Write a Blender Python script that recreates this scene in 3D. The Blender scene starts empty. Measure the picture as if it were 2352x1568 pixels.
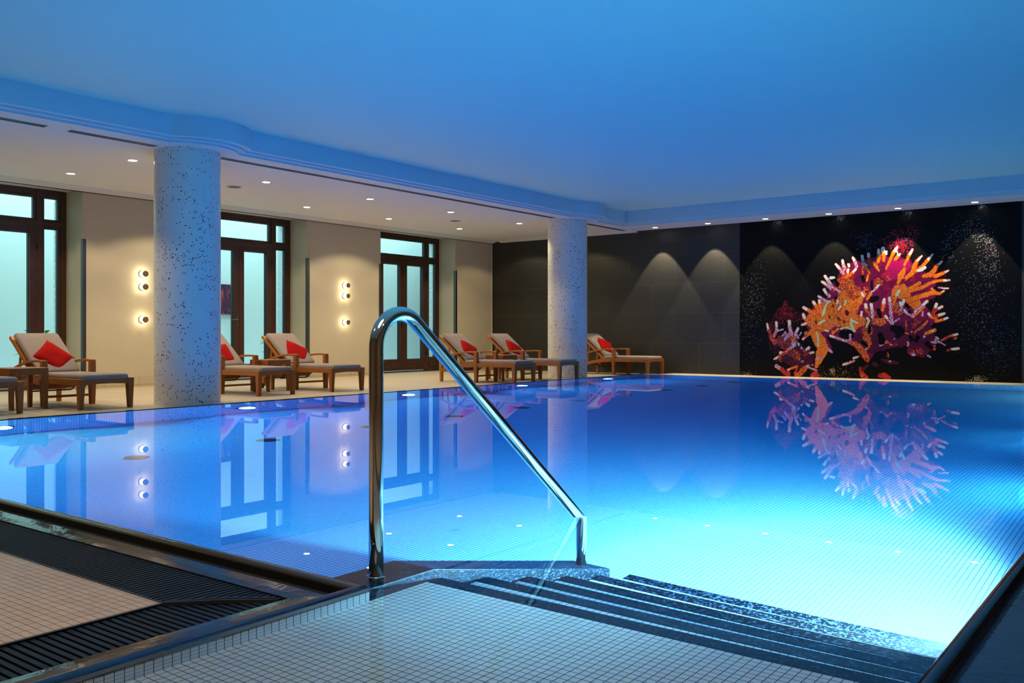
import bpy, bmesh, math, random
from mathutils import Vector, Matrix
random.seed(7)
C = bpy.context.scene.collection
PI = math.pi
# ------------------------------------------------------------------ dimensions (metres; water surface is z = 0)
X0, X1, Y0, Y1 = 2.135, 17.03, 0.55, 9.43          # main pool
YA = 2.22                                          # left edge of the entry bay
ZD, ZN = -0.04, -0.026                             # far deck / near floor level
ZB = -1.35                                         # pool floor
WY, WX = 14.29, 18.0                               # door wall, dark wall
ZS, ZC = 3.175, 3.475                              # soffit, main ceiling
FY = 14.85                                         # plane of the door frames
DOORS = [(4.93, 7.43), (9.53, 12.03), (14.08, 16.58)]
# ------------------------------------------------------------------ helpers
def bm_new(): return bmesh.new()
def quad(bm, pts, mi=0):
    f = bm.faces.new([bm.verts.new(p) for p in pts]); f.material_index = mi; return f
def box(bm, x0, x1, y0, y1, z0, z1, mi=0):
    v = [bm.verts.new(p) for p in ((x0,y0,z0),(x1,y0,z0),(x1,y1,z0),(x0,y1,z0),(x0,y0,z1),(x1,y0,z1),(x1,y1,z1),(x0,y1,z1))]
    for i in ((3,2,1,0),(4,5,6,7),(0,1,5,4),(1,2,6,5),(2,3,7,6),(3,0,4,7)):
        bm.faces.new([v[k] for k in i]).material_index = mi
    return v
def hexa(bm, bot, top, mi=0):
    v = [bm.verts.new(p) for p in list(bot) + list(top)]
    for i in ((3,2,1,0),(4,5,6,7),(0,1,5,4),(1,2,6,5),(2,3,7,6),(3,0,4,7)):
        bm.faces.new([v[k] for k in i]).material_index = mi
def taper(bm, x, y, z0, z1, a0, b0, a1, b1, dx=0, dy=0):
    """tapered post: half sizes a0,b0 at the foot, a1,b1 at the top"""
    hexa(bm, [(x+dx-a0,y+dy-b0,z0),(x+dx+a0,y+dy-b0,z0),(x+dx+a0,y+dy+b0,z0),(x+dx-a0,y+dy+b0,z0)],
             [(x-a1,y-b1,z1),(x+a1,y-b1,z1),(x+a1,y+b1,z1),(x-a1,y+b1,z1)])
def sweep(bm, path, prof, closed_prof=True, up=Vector((0,0,1)), caps=True, side=None):
    """sweep a 2D profile (a = sideways, b = up) along a path"""
    path = [Vector(p) for p in path]; rings = []
    n = len(path)
    for i, p in enumerate(path):
        t = (path[min(i+1,n-1)] - path[max(i-1,0)]).normalized()
        s = Vector(side) if side else t.cross(up).normalized()
        b = s.cross(t).normalized()
        rings.append([bm.verts.new(p + s*a + b*c) for a, c in prof])
    m = len(prof)
    for r0, r1 in zip(rings, rings[1:]):
        for k in range(m if closed_prof else m-1):
            bm.faces.new((r0[k], r0[(k+1)%m], r1[(k+1)%m], r1[k]))
    if caps and closed_prof:
        bm.faces.new(rings[0][::-1]); bm.faces.new(rings[-1])
def rect(w, h): return [(-w/2,-h/2),(w/2,-h/2),(w/2,h/2),(-w/2,h/2)]
def circ(r, n=16): return [(r*math.cos(2*PI*k/n), r*math.sin(2*PI*k/n)) for k in range(n)]
def lathe(bm, prof, n=32, M=None, caps=True, mi=0):
    """revolve (r, z) points about z"""
    rings = []
    for r, z in prof:
        rings.append([bm.verts.new((r*math.cos(2*PI*k/n), r*math.sin(2*PI*k/n), z)) for k in range(n)])
    for a, b in zip(rings, rings[1:]):
        for k in range(n):
            bm.faces.new((a[k], a[(k+1)%n], b[(k+1)%n], b[k])).material_index = mi
    if caps:
        bm.faces.new(rings[0][::-1]).material_index = mi; bm.faces.new(rings[-1]).material_index = mi
    if M is not None:
        for rr in rings:
            for v in rr: v.co = M @ v.co
def sphere_box(bm, sx, sy, sz, r, M=None, seg=4, puff=0.0):
    """soft rounded cushion of size sx*sy*sz"""
    ret = bmesh.ops.create_cube(bm, size=1.0)
    vs = ret['verts']
    for v in vs: v.co = Vector((v.co.x*sx, v.co.y*sy, v.co.z*sz))
    es = list({e for v in vs for e in v.link_edges})
    res = bmesh.ops.bevel(bm, geom=es, offset=r, segments=seg, profile=0.5, affect='EDGES')
    if M is not None:
        for v in bm.verts: v.co = M @ v.co
def uv_box(bm, col=False):
    uv = bm.loops.layers.uv.verify()
    for f in bm.faces:
        n = f.normal; ax = max(range(3), key=lambda k: abs(n[k]))
        for l in f.loops:
            c = l.vert.co
            l[uv].uv = (c.y, c.z) if ax == 0 else ((c.x, c.z) if ax == 1 else (c.x, c.y))
def obj(name, bm, m, parent=None, smooth=False, uv=True, bevel=0.0):
    bmesh.ops.recalc_face_normals(bm, faces=bm.faces) if len(bm.faces) > 1 else None
    bm.normal_update()
    if uv: uv_box(bm)
    me = bpy.data.meshes.new(name); bm.to_mesh(me); bm.free()
    for x in (m if isinstance(m, (list, tuple)) else [m]): me.materials.append(x)
    if smooth:
        for p in me.polygons: p.use_smooth = True
    o = bpy.data.objects.new(name, me); C.objects.link(o)
    if parent: o.parent = parent
    if bevel:
        b = o.modifiers.new('edge', 'BEVEL'); b.width = bevel; b.segments = 2; b.limit_method = 'ANGLE'
    return o
def tag(o, label=None, cat=None, group=None, kind=None):
    if label: o['label'] = label
    if cat: o['category'] = cat
    if group: o['group'] = group
    if kind: o['kind'] = kind
    return o
def thing(name, label, cat, loc=(0,0,0), rz=0.0, group=None):
    o = bpy.data.objects.new(name, None); C.objects.link(o); o.empty_display_size = .1
    o.location = loc; o.rotation_euler = (0,0,rz)
    return tag(o, label, cat, group)
def struct(name, bm, m, parent=None, label=None, **k):
    o = obj(name, bm, m, parent, **k)
    if not parent: o['kind'] = 'structure'
    if label: o['label'] = label
    return o
def dup(root, loc, rz, label, group=None):
    r = root.copy(); C.objects.link(r); r.location = loc; r.rotation_euler = (0,0,rz); r['label'] = label
    if group: r['group'] = group
    for ch in list(root.children):
        c = ch.copy(); C.objects.link(c); c.parent = r
        for g in list(ch.children):
            d = g.copy(); C.objects.link(d); d.parent = c
    return r
# ------------------------------------------------------------------ materials
def srgb(r, g, b):
    f = lambda c: (c/255/12.92 if c/255 <= .04045 else ((c/255+.055)/1.055)**2.4)
    return (f(r), f(g), f(b), 1)
def base(name):
    m = bpy.data.materials.new(name); m.use_nodes = True
    nt = m.node_tree; b = nt.nodes['Principled BSDF']
    return m, nt, b
def N(nt, t, **k):
    n = nt.nodes.new(t)
    for a, v in k.items():
        if hasattr(n, a): setattr(n, a, v)
    return n
def plain(name, col, rough=.5, metal=0.0, noise=0.0, scale=30, bump=0.0, spec=.5, coat=0.0, bscale=None):
    m, nt, b = base(name)
    b.inputs['Base Color'].default_value = col; b.inputs['Roughness'].default_value = rough
    b.inputs['Metallic'].default_value = metal; b.inputs['Specular IOR Level'].default_value = spec
    b.inputs['Coat Weight'].default_value = coat
    tc = N(nt, 'ShaderNodeTexCoord')
    if noise or bump:
        t = N(nt, 'ShaderNodeTexNoise'); t.inputs['Scale'].default_value = scale; t.inputs['Detail'].default_value = 4
        nt.links.new(tc.outputs['Object'], t.inputs['Vector'])
    if noise:
        r = N(nt, 'ShaderNodeMapRange'); r.inputs['To Min'].default_value = 1-noise; r.inputs['To Max'].default_value = 1+noise
        nt.links.new(t.outputs['Fac'], r.inputs['Value'])
        mx = N(nt, 'ShaderNodeVectorMath', operation='SCALE'); mx.inputs[0].default_value = col[:3]
        nt.links.new(r.outputs[0], mx.inputs['Scale']); nt.links.new(mx.outputs[0], b.inputs['Base Color'])
    if bump:
        t2 = t
        if bscale:
            t2 = N(nt, 'ShaderNodeTexNoise'); t2.inputs['Scale'].default_value = bscale; t2.inputs['Detail'].default_value = 3
            nt.links.new(tc.outputs['Object'], t2.inputs['Vector'])
        bp = N(nt, 'ShaderNodeBump'); bp.inputs['Strength'].default_value = bump; bp.inputs['Distance'].default_value = .01
        nt.links.new(t2.outputs['Fac'], bp.inputs['Height']); nt.links.new(bp.outputs[0], b.inputs['Normal'])
    return m
def tiles(name, c1, c2, mortar, bw, rh, ms, rough=.25, offset=0.0, bump=.15, freq=2, noise=0.0, nscale=3.0, spec=.5):
    m, nt, b = base(name)
    tc = N(nt, 'ShaderNodeTexCoord')
    br = N(nt, 'ShaderNodeTexBrick'); br.offset = offset; br.offset_frequency = freq; br.squash = 1.0
    br.inputs['Scale'].default_value = 1.0; br.inputs['Brick Width'].default_value = bw; br.inputs['Row Height'].default_value = rh
    br.inputs['Mortar Size'].default_value = ms; br.inputs['Mortar Smooth'].default_value = .1; br.inputs['Bias'].default_value = 0
    br.inputs['Color1'].default_value = c1; br.inputs['Color2'].default_value = c2; br.inputs['Mortar'].default_value = mortar
    nt.links.new(tc.outputs['UV'], br.inputs['Vector'])
    src = br.outputs['Color']
    if noise:
        t = N(nt, 'ShaderNodeTexNoise'); t.inputs['Scale'].default_value = nscale; t.inputs['Detail'].default_value = 6
        nt.links.new(tc.outputs['Object'], t.inputs['Vector'])
        r = N(nt, 'ShaderNodeMapRange'); r.inputs['To Min'].default_value = 1-noise; r.inputs['To Max'].default_value = 1+noise
        nt.links.new(t.outputs['Fac'], r.inputs['Value'])
        mx = N(nt, 'ShaderNodeVectorMath', operation='SCALE'); nt.links.new(src, mx.inputs[0]); nt.links.new(r.outputs[0], mx.inputs['Scale'])
        src = mx.outputs[0]
    nt.links.new(src, b.inputs['Base Color'])
    b.inputs['Roughness'].default_value = rough; b.inputs['Specular IOR Level'].default_value = spec
    if bump:
        inv = N(nt, 'ShaderNodeMath', operation='SUBTRACT'); inv.inputs[0].default_value = 1; nt.links.new(br.outputs['Fac'], inv.inputs[1])
        bp = N(nt, 'ShaderNodeBump'); bp.inputs['Strength'].default_value = bump; bp.inputs['Distance'].default_value = .003
        nt.links.new(inv.outputs[0], bp.inputs['Height']); nt.links.new(bp.outputs[0], b.inputs['Normal'])
    return m
def emit(name, col, strength, sample=False):
    m = bpy.data.materials.new(name); m.use_nodes = True; nt = m.node_tree; nt.nodes.clear()
    e = N(nt, 'ShaderNodeEmission'); o = N(nt, 'ShaderNodeOutputMaterial')
    e.inputs['Color'].default_value = col; e.inputs['Strength'].default_value = strength
    nt.links.new(e.outputs[0], o.inputs['Surface'])
    if not sample: m.cycles.emission_sampling = 'NONE'
    return m
def granite(name, dark, light, rough, scale, amt=.62, bump=.0, bscale=60, spec=.5):
    m, nt, b = base(name); b.inputs['Specular IOR Level'].default_value = spec
    tc = N(nt, 'ShaderNodeTexCoord')
    v = N(nt, 'ShaderNodeTexVoronoi'); v.inputs['Scale'].default_value = scale
    t = N(nt, 'ShaderNodeTexNoise'); t.inputs['Scale'].default_value = scale*.6; t.inputs['Detail'].default_value = 5
    for x in (v, t): nt.links.new(tc.outputs['Object'], x.inputs['Vector'])
    cr = N(nt, 'ShaderNodeValToRGB'); cr.color_ramp.elements[0].position = amt-.12; cr.color_ramp.elements[1].position = amt+.12
    cr.color_ramp.elements[0].color = dark; cr.color_ramp.elements[1].color = light
    ad = N(nt, 'ShaderNodeMath', operation='ADD'); sc = N(nt, 'ShaderNodeMath', operation='MULTIPLY'); sc.inputs[1].default_value = .25
    sp = N(nt, 'ShaderNodeSeparateColor'); nt.links.new(v.outputs['Color'], sp.inputs[0]); nt.links.new(sp.outputs[0], sc.inputs[0])
    nt.links.new(t.outputs['Fac'], ad.inputs[0]); nt.links.new(sc.outputs[0], ad.inputs[1]); nt.links.new(ad.outputs[0], cr.inputs['Fac'])
    nt.links.new(cr.outputs[0], b.inputs['Base Color']); b.inputs['Roughness'].default_value = rough
    if bump:
        t2 = N(nt, 'ShaderNodeTexNoise'); t2.inputs['Scale'].default_value = bscale; t2.inputs['Detail'].default_value = 2
        nt.links.new(tc.outputs['Object'], t2.inputs['Vector'])
        bp = N(nt, 'ShaderNodeBump'); bp.inputs['Strength'].default_value = bump; bp.inputs['Distance'].default_value = .01
        nt.links.new(t2.outputs['Fac'], bp.inputs['Height']); nt.links.new(bp.outputs[0], b.inputs['Normal'])
    return m
def wicker(name, c1, c2):
    m, nt, b = base(name)
    tc = N(nt, 'ShaderNodeTexCoord')
    br = N(nt, 'ShaderNodeTexBrick'); br.offset = .5; br.offset_frequency = 2
    br.inputs['Scale'].default_value = 1; br.inputs['Brick Width'].default_value = .022; br.inputs['Row Height'].default_value = .009
    br.inputs['Mortar Size'].default_value = .0016; br.inputs['Mortar Smooth'].default_value = .8
    br.inputs['Color1'].default_value = c1; br.inputs['Color2'].default_value = c2
    br.inputs['Mortar'].default_value = (c1[0]*.3, c1[1]*.3, c1[2]*.3, 1)
    nt.links.new(tc.outputs['UV'], br.inputs['Vector']); nt.links.new(br.outputs['Color'], b.inputs['Base Color'])
    inv = N(nt, 'ShaderNodeMath', operation='SUBTRACT'); inv.inputs[0].default_value = 1; nt.links.new(br.outputs['Fac'], inv.inputs[1])
    bp = N(nt, 'ShaderNodeBump'); bp.inputs['Strength'].default_value = .5; bp.inputs['Distance'].default_value = .004
    nt.links.new(inv.outputs[0], bp.inputs['Height']); nt.links.new(bp.outputs[0], b.inputs['Normal'])
    b.inputs['Roughness'].default_value = .45
    return m
def fabric(name, col, scale=500):
    m, nt, b = base(name)
    tc = N(nt, 'ShaderNodeTexCoord'); t = N(nt, 'ShaderNodeTexNoise'); t.inputs['Scale'].default_value = 5; t.inputs['Detail'].default_value = 6
    nt.links.new(tc.outputs['Object'], t.inputs['Vector'])
    r = N(nt, 'ShaderNodeMapRange'); r.inputs['To Min'].default_value = .85; r.inputs['To Max'].default_value = 1.15
    nt.links.new(t.outputs['Fac'], r.inputs['Value'])
    mx = N(nt, 'ShaderNodeVectorMath', operation='SCALE'); mx.inputs[0].default_value = col[:3]
    nt.links.new(r.outputs[0], mx.inputs['Scale']); nt.links.new(mx.outputs[0], b.inputs['Base Color'])
    b.inputs['Roughness'].default_value = .9; b.inputs['Specular IOR Level'].default_value = .15
    bp = N(nt, 'ShaderNodeBump'); bp.inputs['Strength'].default_value = .25; bp.inputs['Distance'].default_value = .02
    nt.links.new(t.outputs['Fac'], bp.inputs['Height']); nt.links.new(bp.outputs[0], b.inputs['Normal'])
    return m
def pillar_mosaic(name):
    """small white glass tiles with scattered gold, bronze and mirror tiles"""
    m, nt, b = base(name)
    tc = N(nt, 'ShaderNodeTexCoord'); S = .0125
    sc = N(nt, 'ShaderNodeVectorMath', operation='SCALE'); sc.inputs['Scale'].default_value = 1/S
    nt.links.new(tc.outputs['UV'], sc.inputs[0])
    fl = N(nt, 'ShaderNodeVectorMath', operation='FLOOR'); nt.links.new(sc.outputs[0], fl.inputs[0])
    fr = N(nt, 'ShaderNodeVectorMath', operation='FRACTION'); nt.links.new(sc.outputs[0], fr.inputs[0])
    wn = N(nt, 'ShaderNodeTexWhiteNoise', noise_dimensions='3D'); nt.links.new(fl.outputs[0], wn.inputs['Vector'])
    wn2 = N(nt, 'ShaderNodeTexWhiteNoise', noise_dimensions='4D'); wn2.inputs['W'].default_value = 3.7; nt.links.new(fl.outputs[0], wn2.inputs['Vector'])
    cl = N(nt, 'ShaderNodeTexNoise'); cl.inputs['Scale'].default_value = 3.0; cl.inputs['Detail'].default_value = 3; nt.links.new(tc.outputs['UV'], cl.inputs['Vector'])
    th = N(nt, 'ShaderNodeMapRange'); th.inputs['From Min'].default_value = .38; th.inputs['From Max'].default_value = .7
    th.inputs['To Min'].default_value = .0; th.inputs['To Max'].default_value = .075
    nt.links.new(cl.outputs['Fac'], th.inputs['Value'])
    lt = N(nt, 'ShaderNodeMath', operation='LESS_THAN'); nt.links.new(wn.outputs['Value'], lt.inputs[0]); nt.links.new(th.outputs[0], lt.inputs[1])
    cr = N(nt, 'ShaderNodeValToRGB'); cr.color_ramp.interpolation = 'CONSTANT'
    e = cr.color_ramp.elements; e[0].color = srgb(120,88,50); e[1].position = .4; e[1].color = srgb(70,58,50)
    for p, c in ((.65, srgb(190,150,90)), (.82, srgb(150,105,90)), (.92, srgb(40,38,44))):
        k = e.new(p); k.color = c
    nt.links.new(wn2.outputs['Value'], cr.inputs['Fac'])
    mx = N(nt, 'ShaderNodeMix', data_type='RGBA'); mx.inputs[6].default_value = srgb(242,240,232)
    nt.links.new(lt.outputs[0], mx.inputs[0]); nt.links.new(cr.outputs[0], mx.inputs[7])
    # grout
    se = N(nt, 'ShaderNodeSeparateXYZ'); nt.links.new(fr.outputs[0], se.inputs[0])
    a = N(nt, 'ShaderNodeMath', operation='MINIMUM'); nt.links.new(se.outputs[0], a.inputs[0]); nt.links.new(se.outputs[1], a.inputs[1])
    g = N(nt, 'ShaderNodeMath', operation='LESS_THAN'); g.inputs[1].default_value = .12; nt.links.new(a.outputs[0], g.inputs[0])
    mg = N(nt, 'ShaderNodeMix', data_type='RGBA'); mg.inputs[7].default_value = srgb(170,168,165)
    nt.links.new(g.outputs[0], mg.inputs[0]); nt.links.new(mx.outputs[2], mg.inputs[6]); nt.links.new(mg.outputs[2], b.inputs['Base Color'])
    mm = N(nt, 'ShaderNodeMath', operation='MULTIPLY'); mm.inputs[1].default_value = .85; nt.links.new(lt.outputs[0], mm.inputs[0])
    nt.links.new(mm.outputs[0], b.inputs['Metallic'])
    rr = N(nt, 'ShaderNodeMapRange'); rr.inputs['To Min'].default_value = .32; rr.inputs['To Max'].default_value = .2; nt.links.new(lt.outputs[0], rr.inputs['Value'])
    nt.links.new(rr.outputs[0], b.inputs['Roughness'])
    return m
def water_mat():
    m = bpy.data.materials.new('pool_water'); m.use_nodes = True; nt = m.node_tree; nt.nodes.clear()
    o = N(nt, 'ShaderNodeOutputMaterial'); rf = N(nt, 'ShaderNodeBsdfRefraction'); rf.inputs['IOR'].default_value = 1.333; rf.inputs['Roughness'].default_value = 0
    gl = N(nt, 'ShaderNodeBsdfGlossy'); gl.inputs['Roughness'].default_value = 0
    fr = N(nt, 'ShaderNodeFresnel'); fr.inputs['IOR'].default_value = 1.333
    pw = N(nt, 'ShaderNodeMath', operation='POWER'); pw.inputs[1].default_value = 1.04; nt.links.new(fr.outputs[0], pw.inputs[0])
    g = N(nt, 'ShaderNodeMixShader'); nt.links.new(pw.outputs[0], g.inputs[0]); nt.links.new(rf.outputs[0], g.inputs[1]); nt.links.new(gl.outputs[0], g.inputs[2])
    v = N(nt, 'ShaderNodeVolumeAbsorption'); v.inputs['Color'].default_value = WCOL; v.inputs['Density'].default_value = WDEN
    nt.links.new(g.outputs[0], o.inputs['Surface']); nt.links.new(v.outputs[0], o.inputs['Volume'])
    return m
def glass_mat():
    m = bpy.data.materials.new('window_glass'); m.use_nodes = True; nt = m.node_tree; nt.nodes.clear()
    o = N(nt, 'ShaderNodeOutputMaterial'); t = N(nt, 'ShaderNodeBsdfTransparent'); t.inputs['Color'].default_value = (.86,.95,.95,1)
    g = N(nt, 'ShaderNodeBsdfGlossy'); g.inputs['Roughness'].default_value = 0.02
    f = N(nt, 'ShaderNodeFresnel'); f.inputs['IOR'].default_value = 1.5
    mx = N(nt, 'ShaderNodeMixShader'); nt.links.new(f.outputs[0], mx.inputs[0]); nt.links.new(t.outputs[0], mx.inputs[1]); nt.links.new(g.outputs[0], mx.inputs[2])
    nt.links.new(mx.outputs[0], o.inputs['Surface'])
    return m
def vcol_mat(name):
    m, nt, b = base(name)
    a = N(nt, 'ShaderNodeVertexColor'); a.layer_name = 'tile'
    nt.links.new(a.outputs['Color'], b.inputs['Base Color']); b.inputs['Roughness'].default_value = .3
    return m
def black_mosaic(name):
    m, nt, b = base(name)
    tc = N(nt, 'ShaderNodeTexCoord'); S = .011
    sc = N(nt, 'ShaderNodeVectorMath', operation='SCALE'); sc.inputs['Scale'].default_value = 1/S
    nt.links.new(tc.outputs['UV'], sc.inputs[0])
    fl = N(nt, 'ShaderNodeVectorMath', operation='FLOOR'); nt.links.new(sc.outputs[0], fl.inputs[0])
    wn = N(nt, 'ShaderNodeTexWhiteNoise', noise_dimensions='3D'); nt.links.new(fl.outputs[0], wn.inputs['Vector'])
    cr = N(nt, 'ShaderNodeValToRGB'); e = cr.color_ramp.elements
    e[0].color = (.001,.001,.001,1); e[1].position = 1; e[1].color = (.0048,.0044,.0038,1)
    nt.links.new(wn.outputs['Value'], cr.inputs['Fac']); nt.links.new(cr.outputs[0], b.inputs['Base Color'])
    b.inputs['Roughness'].default_value = .36; b.inputs['Specular IOR Level'].default_value = .12
    # every little tile is set at a slightly different tilt
    sb = N(nt, 'ShaderNodeVectorMath', operation='SUBTRACT'); sb.inputs[1].default_value = (.5,.5,.5); nt.links.new(wn.outputs['Color'], sb.inputs[0])
    s2 = N(nt, 'ShaderNodeVectorMath', operation='SCALE'); s2.inputs['Scale'].default_value = .22; nt.links.new(sb.outputs[0], s2.inputs[0])
    ge = N(nt, 'ShaderNodeNewGeometry'); ad = N(nt, 'ShaderNodeVectorMath', operation='ADD'); nt.links.new(ge.outputs['Normal'], ad.inputs[0]); nt.links.new(s2.outputs[0], ad.inputs[1])
    no = N(nt, 'ShaderNodeVectorMath', operation='NORMALIZE'); nt.links.new(ad.outputs[0], no.inputs[0]); nt.links.new(no.outputs[0], b.inputs['Normal'])
    return m
WCOL, WDEN = (0.46, .81, .99, 1), 1.0      # water absorption
PG, LW, EXPO = 4.0, 930, 0.0
PCF, PCR = (.04,.40,1), (.70,1,1)
M = {}
M['ceil'] = plain('white_ceiling_paint', srgb(228,226,222), .7, noise=.02, scale=2)
M['fascia'] = plain('pool_lit_fascia_white', srgb(188,220,232), .7)  # white fascia; the blue pool glow is tinted into its colour
M['ceilp'] = plain('pool_lit_ceiling_white', srgb(190,230,224), .7, noise=.02, scale=2)  # white ceiling with the pool's blue light put into the paint colour
M['plaster'] = plain('beige_wall_plaster', srgb(192,182,156), .75, noise=.05, scale=3, bump=.03)
M['recess'] = plain('recess_plaster', srgb(208,202,192), .7)
M['travertine'] = tiles('deck_stone_tiles', srgb(190,176,152), srgb(182,168,144), srgb(160,146,124), 1.2, .6, .004, .5, offset=.5, bump=.05, noise=.10, nscale=6)
M['skirt'] = tiles('skirting_tiles', srgb(190,176,150), srgb(182,168,142), srgb(120,108,90), .6, .4, .003, .5, bump=.05)
M['slate'] = tiles('dark_slate_tiles', srgb(40,38,32), srgb(35,33,28), srgb(66,61,50), 1.145, .652, .004, .55, offset=.5, bump=.05, noise=.35, nscale=14)
M['pool'] = tiles('pool_mosaic', srgb(222,220,212), srgb(212,212,204), srgb(52,48,44), .0275, .0275, .00155, .3, bump=.1)
M['stepdark'] = granite('step_granite', srgb(2,2,5), srgb(64,72,92), .5, 110, .76, spec=.12)
M['floortile'] = tiles('near_floor_mosaic', srgb(184,158,134), srgb(174,148,124), srgb(84,60,36), .0275, .0575, .0014, .4, bump=.2, noise=.08, nscale=8)
M['rim'] = granite('polished_rim_granite', srgb(6,5,5), srgb(22,19,18), .10, 220, .66, bump=.04, bscale=25)
M['wet'] = granite('wet_channel_granite', srgb(14,12,11), srgb(40,36,32), .10, 200, .64, bump=.10, bscale=30)
M['grate'] = plain('black_grate_plastic', srgb(7,7,8), .5, spec=.25)
M['well'] = plain('gutter_black', srgb(5,5,5), .8)
M['steel'] = plain('polished_steel', (.80,.73,.62,1), .08, 1.0, bump=.01, scale=3)
M['brushed'] = plain('brushed_steel', srgb(120,116,110), .35, 1.0)
M['cap'] = plain('lamp_end_cap', srgb(150,120,96), .45, .7)
M['wood'] = plain('dark_door_wood', srgb(62,36,24), .42, noise=.2, scale=9)
M['rubber'] = plain('glazing_seal', srgb(14,18,22), .5)
M['glass'] = glass_mat()
M['wick'] = wicker('woven_honey_wicker', srgb(178,102,28), srgb(160,88,22))
M['wickdark'] = plain('smooth_honey_frame', srgb(164,96,32), .42, noise=.12, scale=30)
M['cushion'] = fabric('greige_cushion', srgb(152,138,130))
M['red'] = fabric('red_pillow_fabric', srgb(168,7,3))
M['metaldark'] = plain('dark_metal', srgb(30,26,24), .4, .8)
M['black'] = plain('black_plastic', srgb(12,12,12), .5)
M['white'] = plain('white_trim', srgb(225,222,216), .5)
M['pillar'] = pillar_mosaic('pillar_mosaic')
M['exgran'] = granite('pale_outside_granite', srgb(150,160,160), srgb(222,226,224), .6, 90, .6)
M['exwall'] = plain('white_lightwell_render', srgb(232,240,240), .85, noise=.04, scale=1.2)
M['exfloor'] = plain('lightwell_paving', srgb(200,206,206), .8)
M['leaf'] = plain('leaf_green', srgb(70,150,50), .45, noise=.4, scale=14)
M['stem'] = plain('plant_stem', srgb(74,88,40), .7)
M['lamp'] = emit('downlight_glow', (1,.86,.66,1), 26)
M['lampw'] = emit('wall_spot_glow', (1,.9,.78,1), 20)
M['sconce'] = emit('sconce_glass_glow', (1,.83,.56,1), 20, True)
M['poollamp'] = emit('pool_lamp_glow', (.80,.94,1,1), 24)
M['water'] = water_mat()
M['blackmos'] = black_mosaic('black_glass_mosaic')
M['mural'] = vcol_mat('coloured_glass_mosaic')
M['slot'] = plain('slot_black', srgb(10,9,8), .7)
M['alu'] = plain('slot_aluminium', srgb(150,148,142), .4, .7)
M['dim'] = plain('dim_rear_wall', srgb(150,112,72), .7)
# ------------------------------------------------------------------ pool shell
def struct_box(name, *a, m, label=None):
    bm = bm_new(); box(bm, *a); return struct(name, bm, m, label=label)
struct_box('pool_floor', X0-.1, X1+.1, Y0-.1, Y1+.1, ZB-.1, ZB, m=M['pool'])
struct_box('pool_wall_far', X0-.1, X1+.1, Y1, Y1+.1, ZB, -.046, m=M['pool'])
struct_box('pool_wall_end', X1, X1+.1, Y0-.1, Y1+.1, ZB, -.046, m=M['pool'])
struct_box('pool_wall_right', -4.0, X1+.1, Y0-.1, Y0, ZB, -.046, m=M['pool'])
struct_box('pool_wall_near', X0-.1, X0, YA+.05, Y1+.1, ZB, -.046, m=M['pool'])
# entry bay: shallow platform, side wall, flight of five steps
bm = bm_new(); ZP = -.152; NX, TR, RS = 2.495, .2755, .2015
box(bm, -4.0, NX-.075, Y0, YA, ZB, ZP)
for k in range(1, 6):
    box(bm, NX+TR*(k-1)-.02, NX+TR*k-.075, Y0, YA-.005, ZB, ZP-RS*k)
st = struct('pool_steps', bm, M['pool'], label='tiled platform and steps leading down into the pool')
bm = bm_new()
for k in range(0, 6):
    box(bm, NX+TR*k-.075, NX+TR*k, Y0, YA-.004, max(ZB, ZP-RS*k-.26), ZP-RS*k+.001)
struct('step_nosing', bm, M['stepdark'], st, label='dark granite step edges', bevel=.004)
bm = bm_new(); box(bm, -4.0, X0, YA, YA+.09, ZB, -.046); struct('bay_wall', bm, M['pool'])
# sloping granite cheek that carries the handrail
bm = bm_new(); ya, yb = 2.2215, 2.432; xe = 3.70; sl = -.75
zt = -.022; xm = 2.46; ze = zt+sl*(xe-xm)
pr = [(X0-.02,zt),(xm,zt),(xe,ze),(xe,ZB),(X0-.02,ZB)]
f0 = [bm.verts.new((x,ya,z)) for x,z in pr]; f1 = [bm.verts.new((x,yb,z)) for x,z in pr]
bm.faces.new(f0); bm.faces.new(f1[::-1])
for k in range(5): bm.faces.new((f0[k],f1[k],f1[(k+1)%5],f0[(k+1)%5]))
struct('stair_cheek', bm, M['stepdark'], label='dark granite cheek sloping down beside the pool steps', bevel=.008)
# water: one still sheet over the pool and the entry bay
bm = bm_new(); e = .015
pts = [(X0-e,Y1+e),(X0-e,YA+e),(-4,YA+e),(-4,Y0-e),(X1+e,Y0-e),(X1+e,Y1+e)]
f = bm.faces.new([bm.verts.new((x,y,0)) for x,y in pts])
bm.normal_update()
if f.normal.z < 0: f.normal_flip()
me = bpy.data.meshes.new('pool_water'); bm.to_mesh(me); bm.free(); me.materials.append(M['water'])
for p in me.polygons: p.use_smooth = True
wo = bpy.data.objects.new('pool_water', me); C.objects.link(wo)
tag(wo, 'still clear blue water filling the indoor pool', 'water', kind='stuff')
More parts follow.
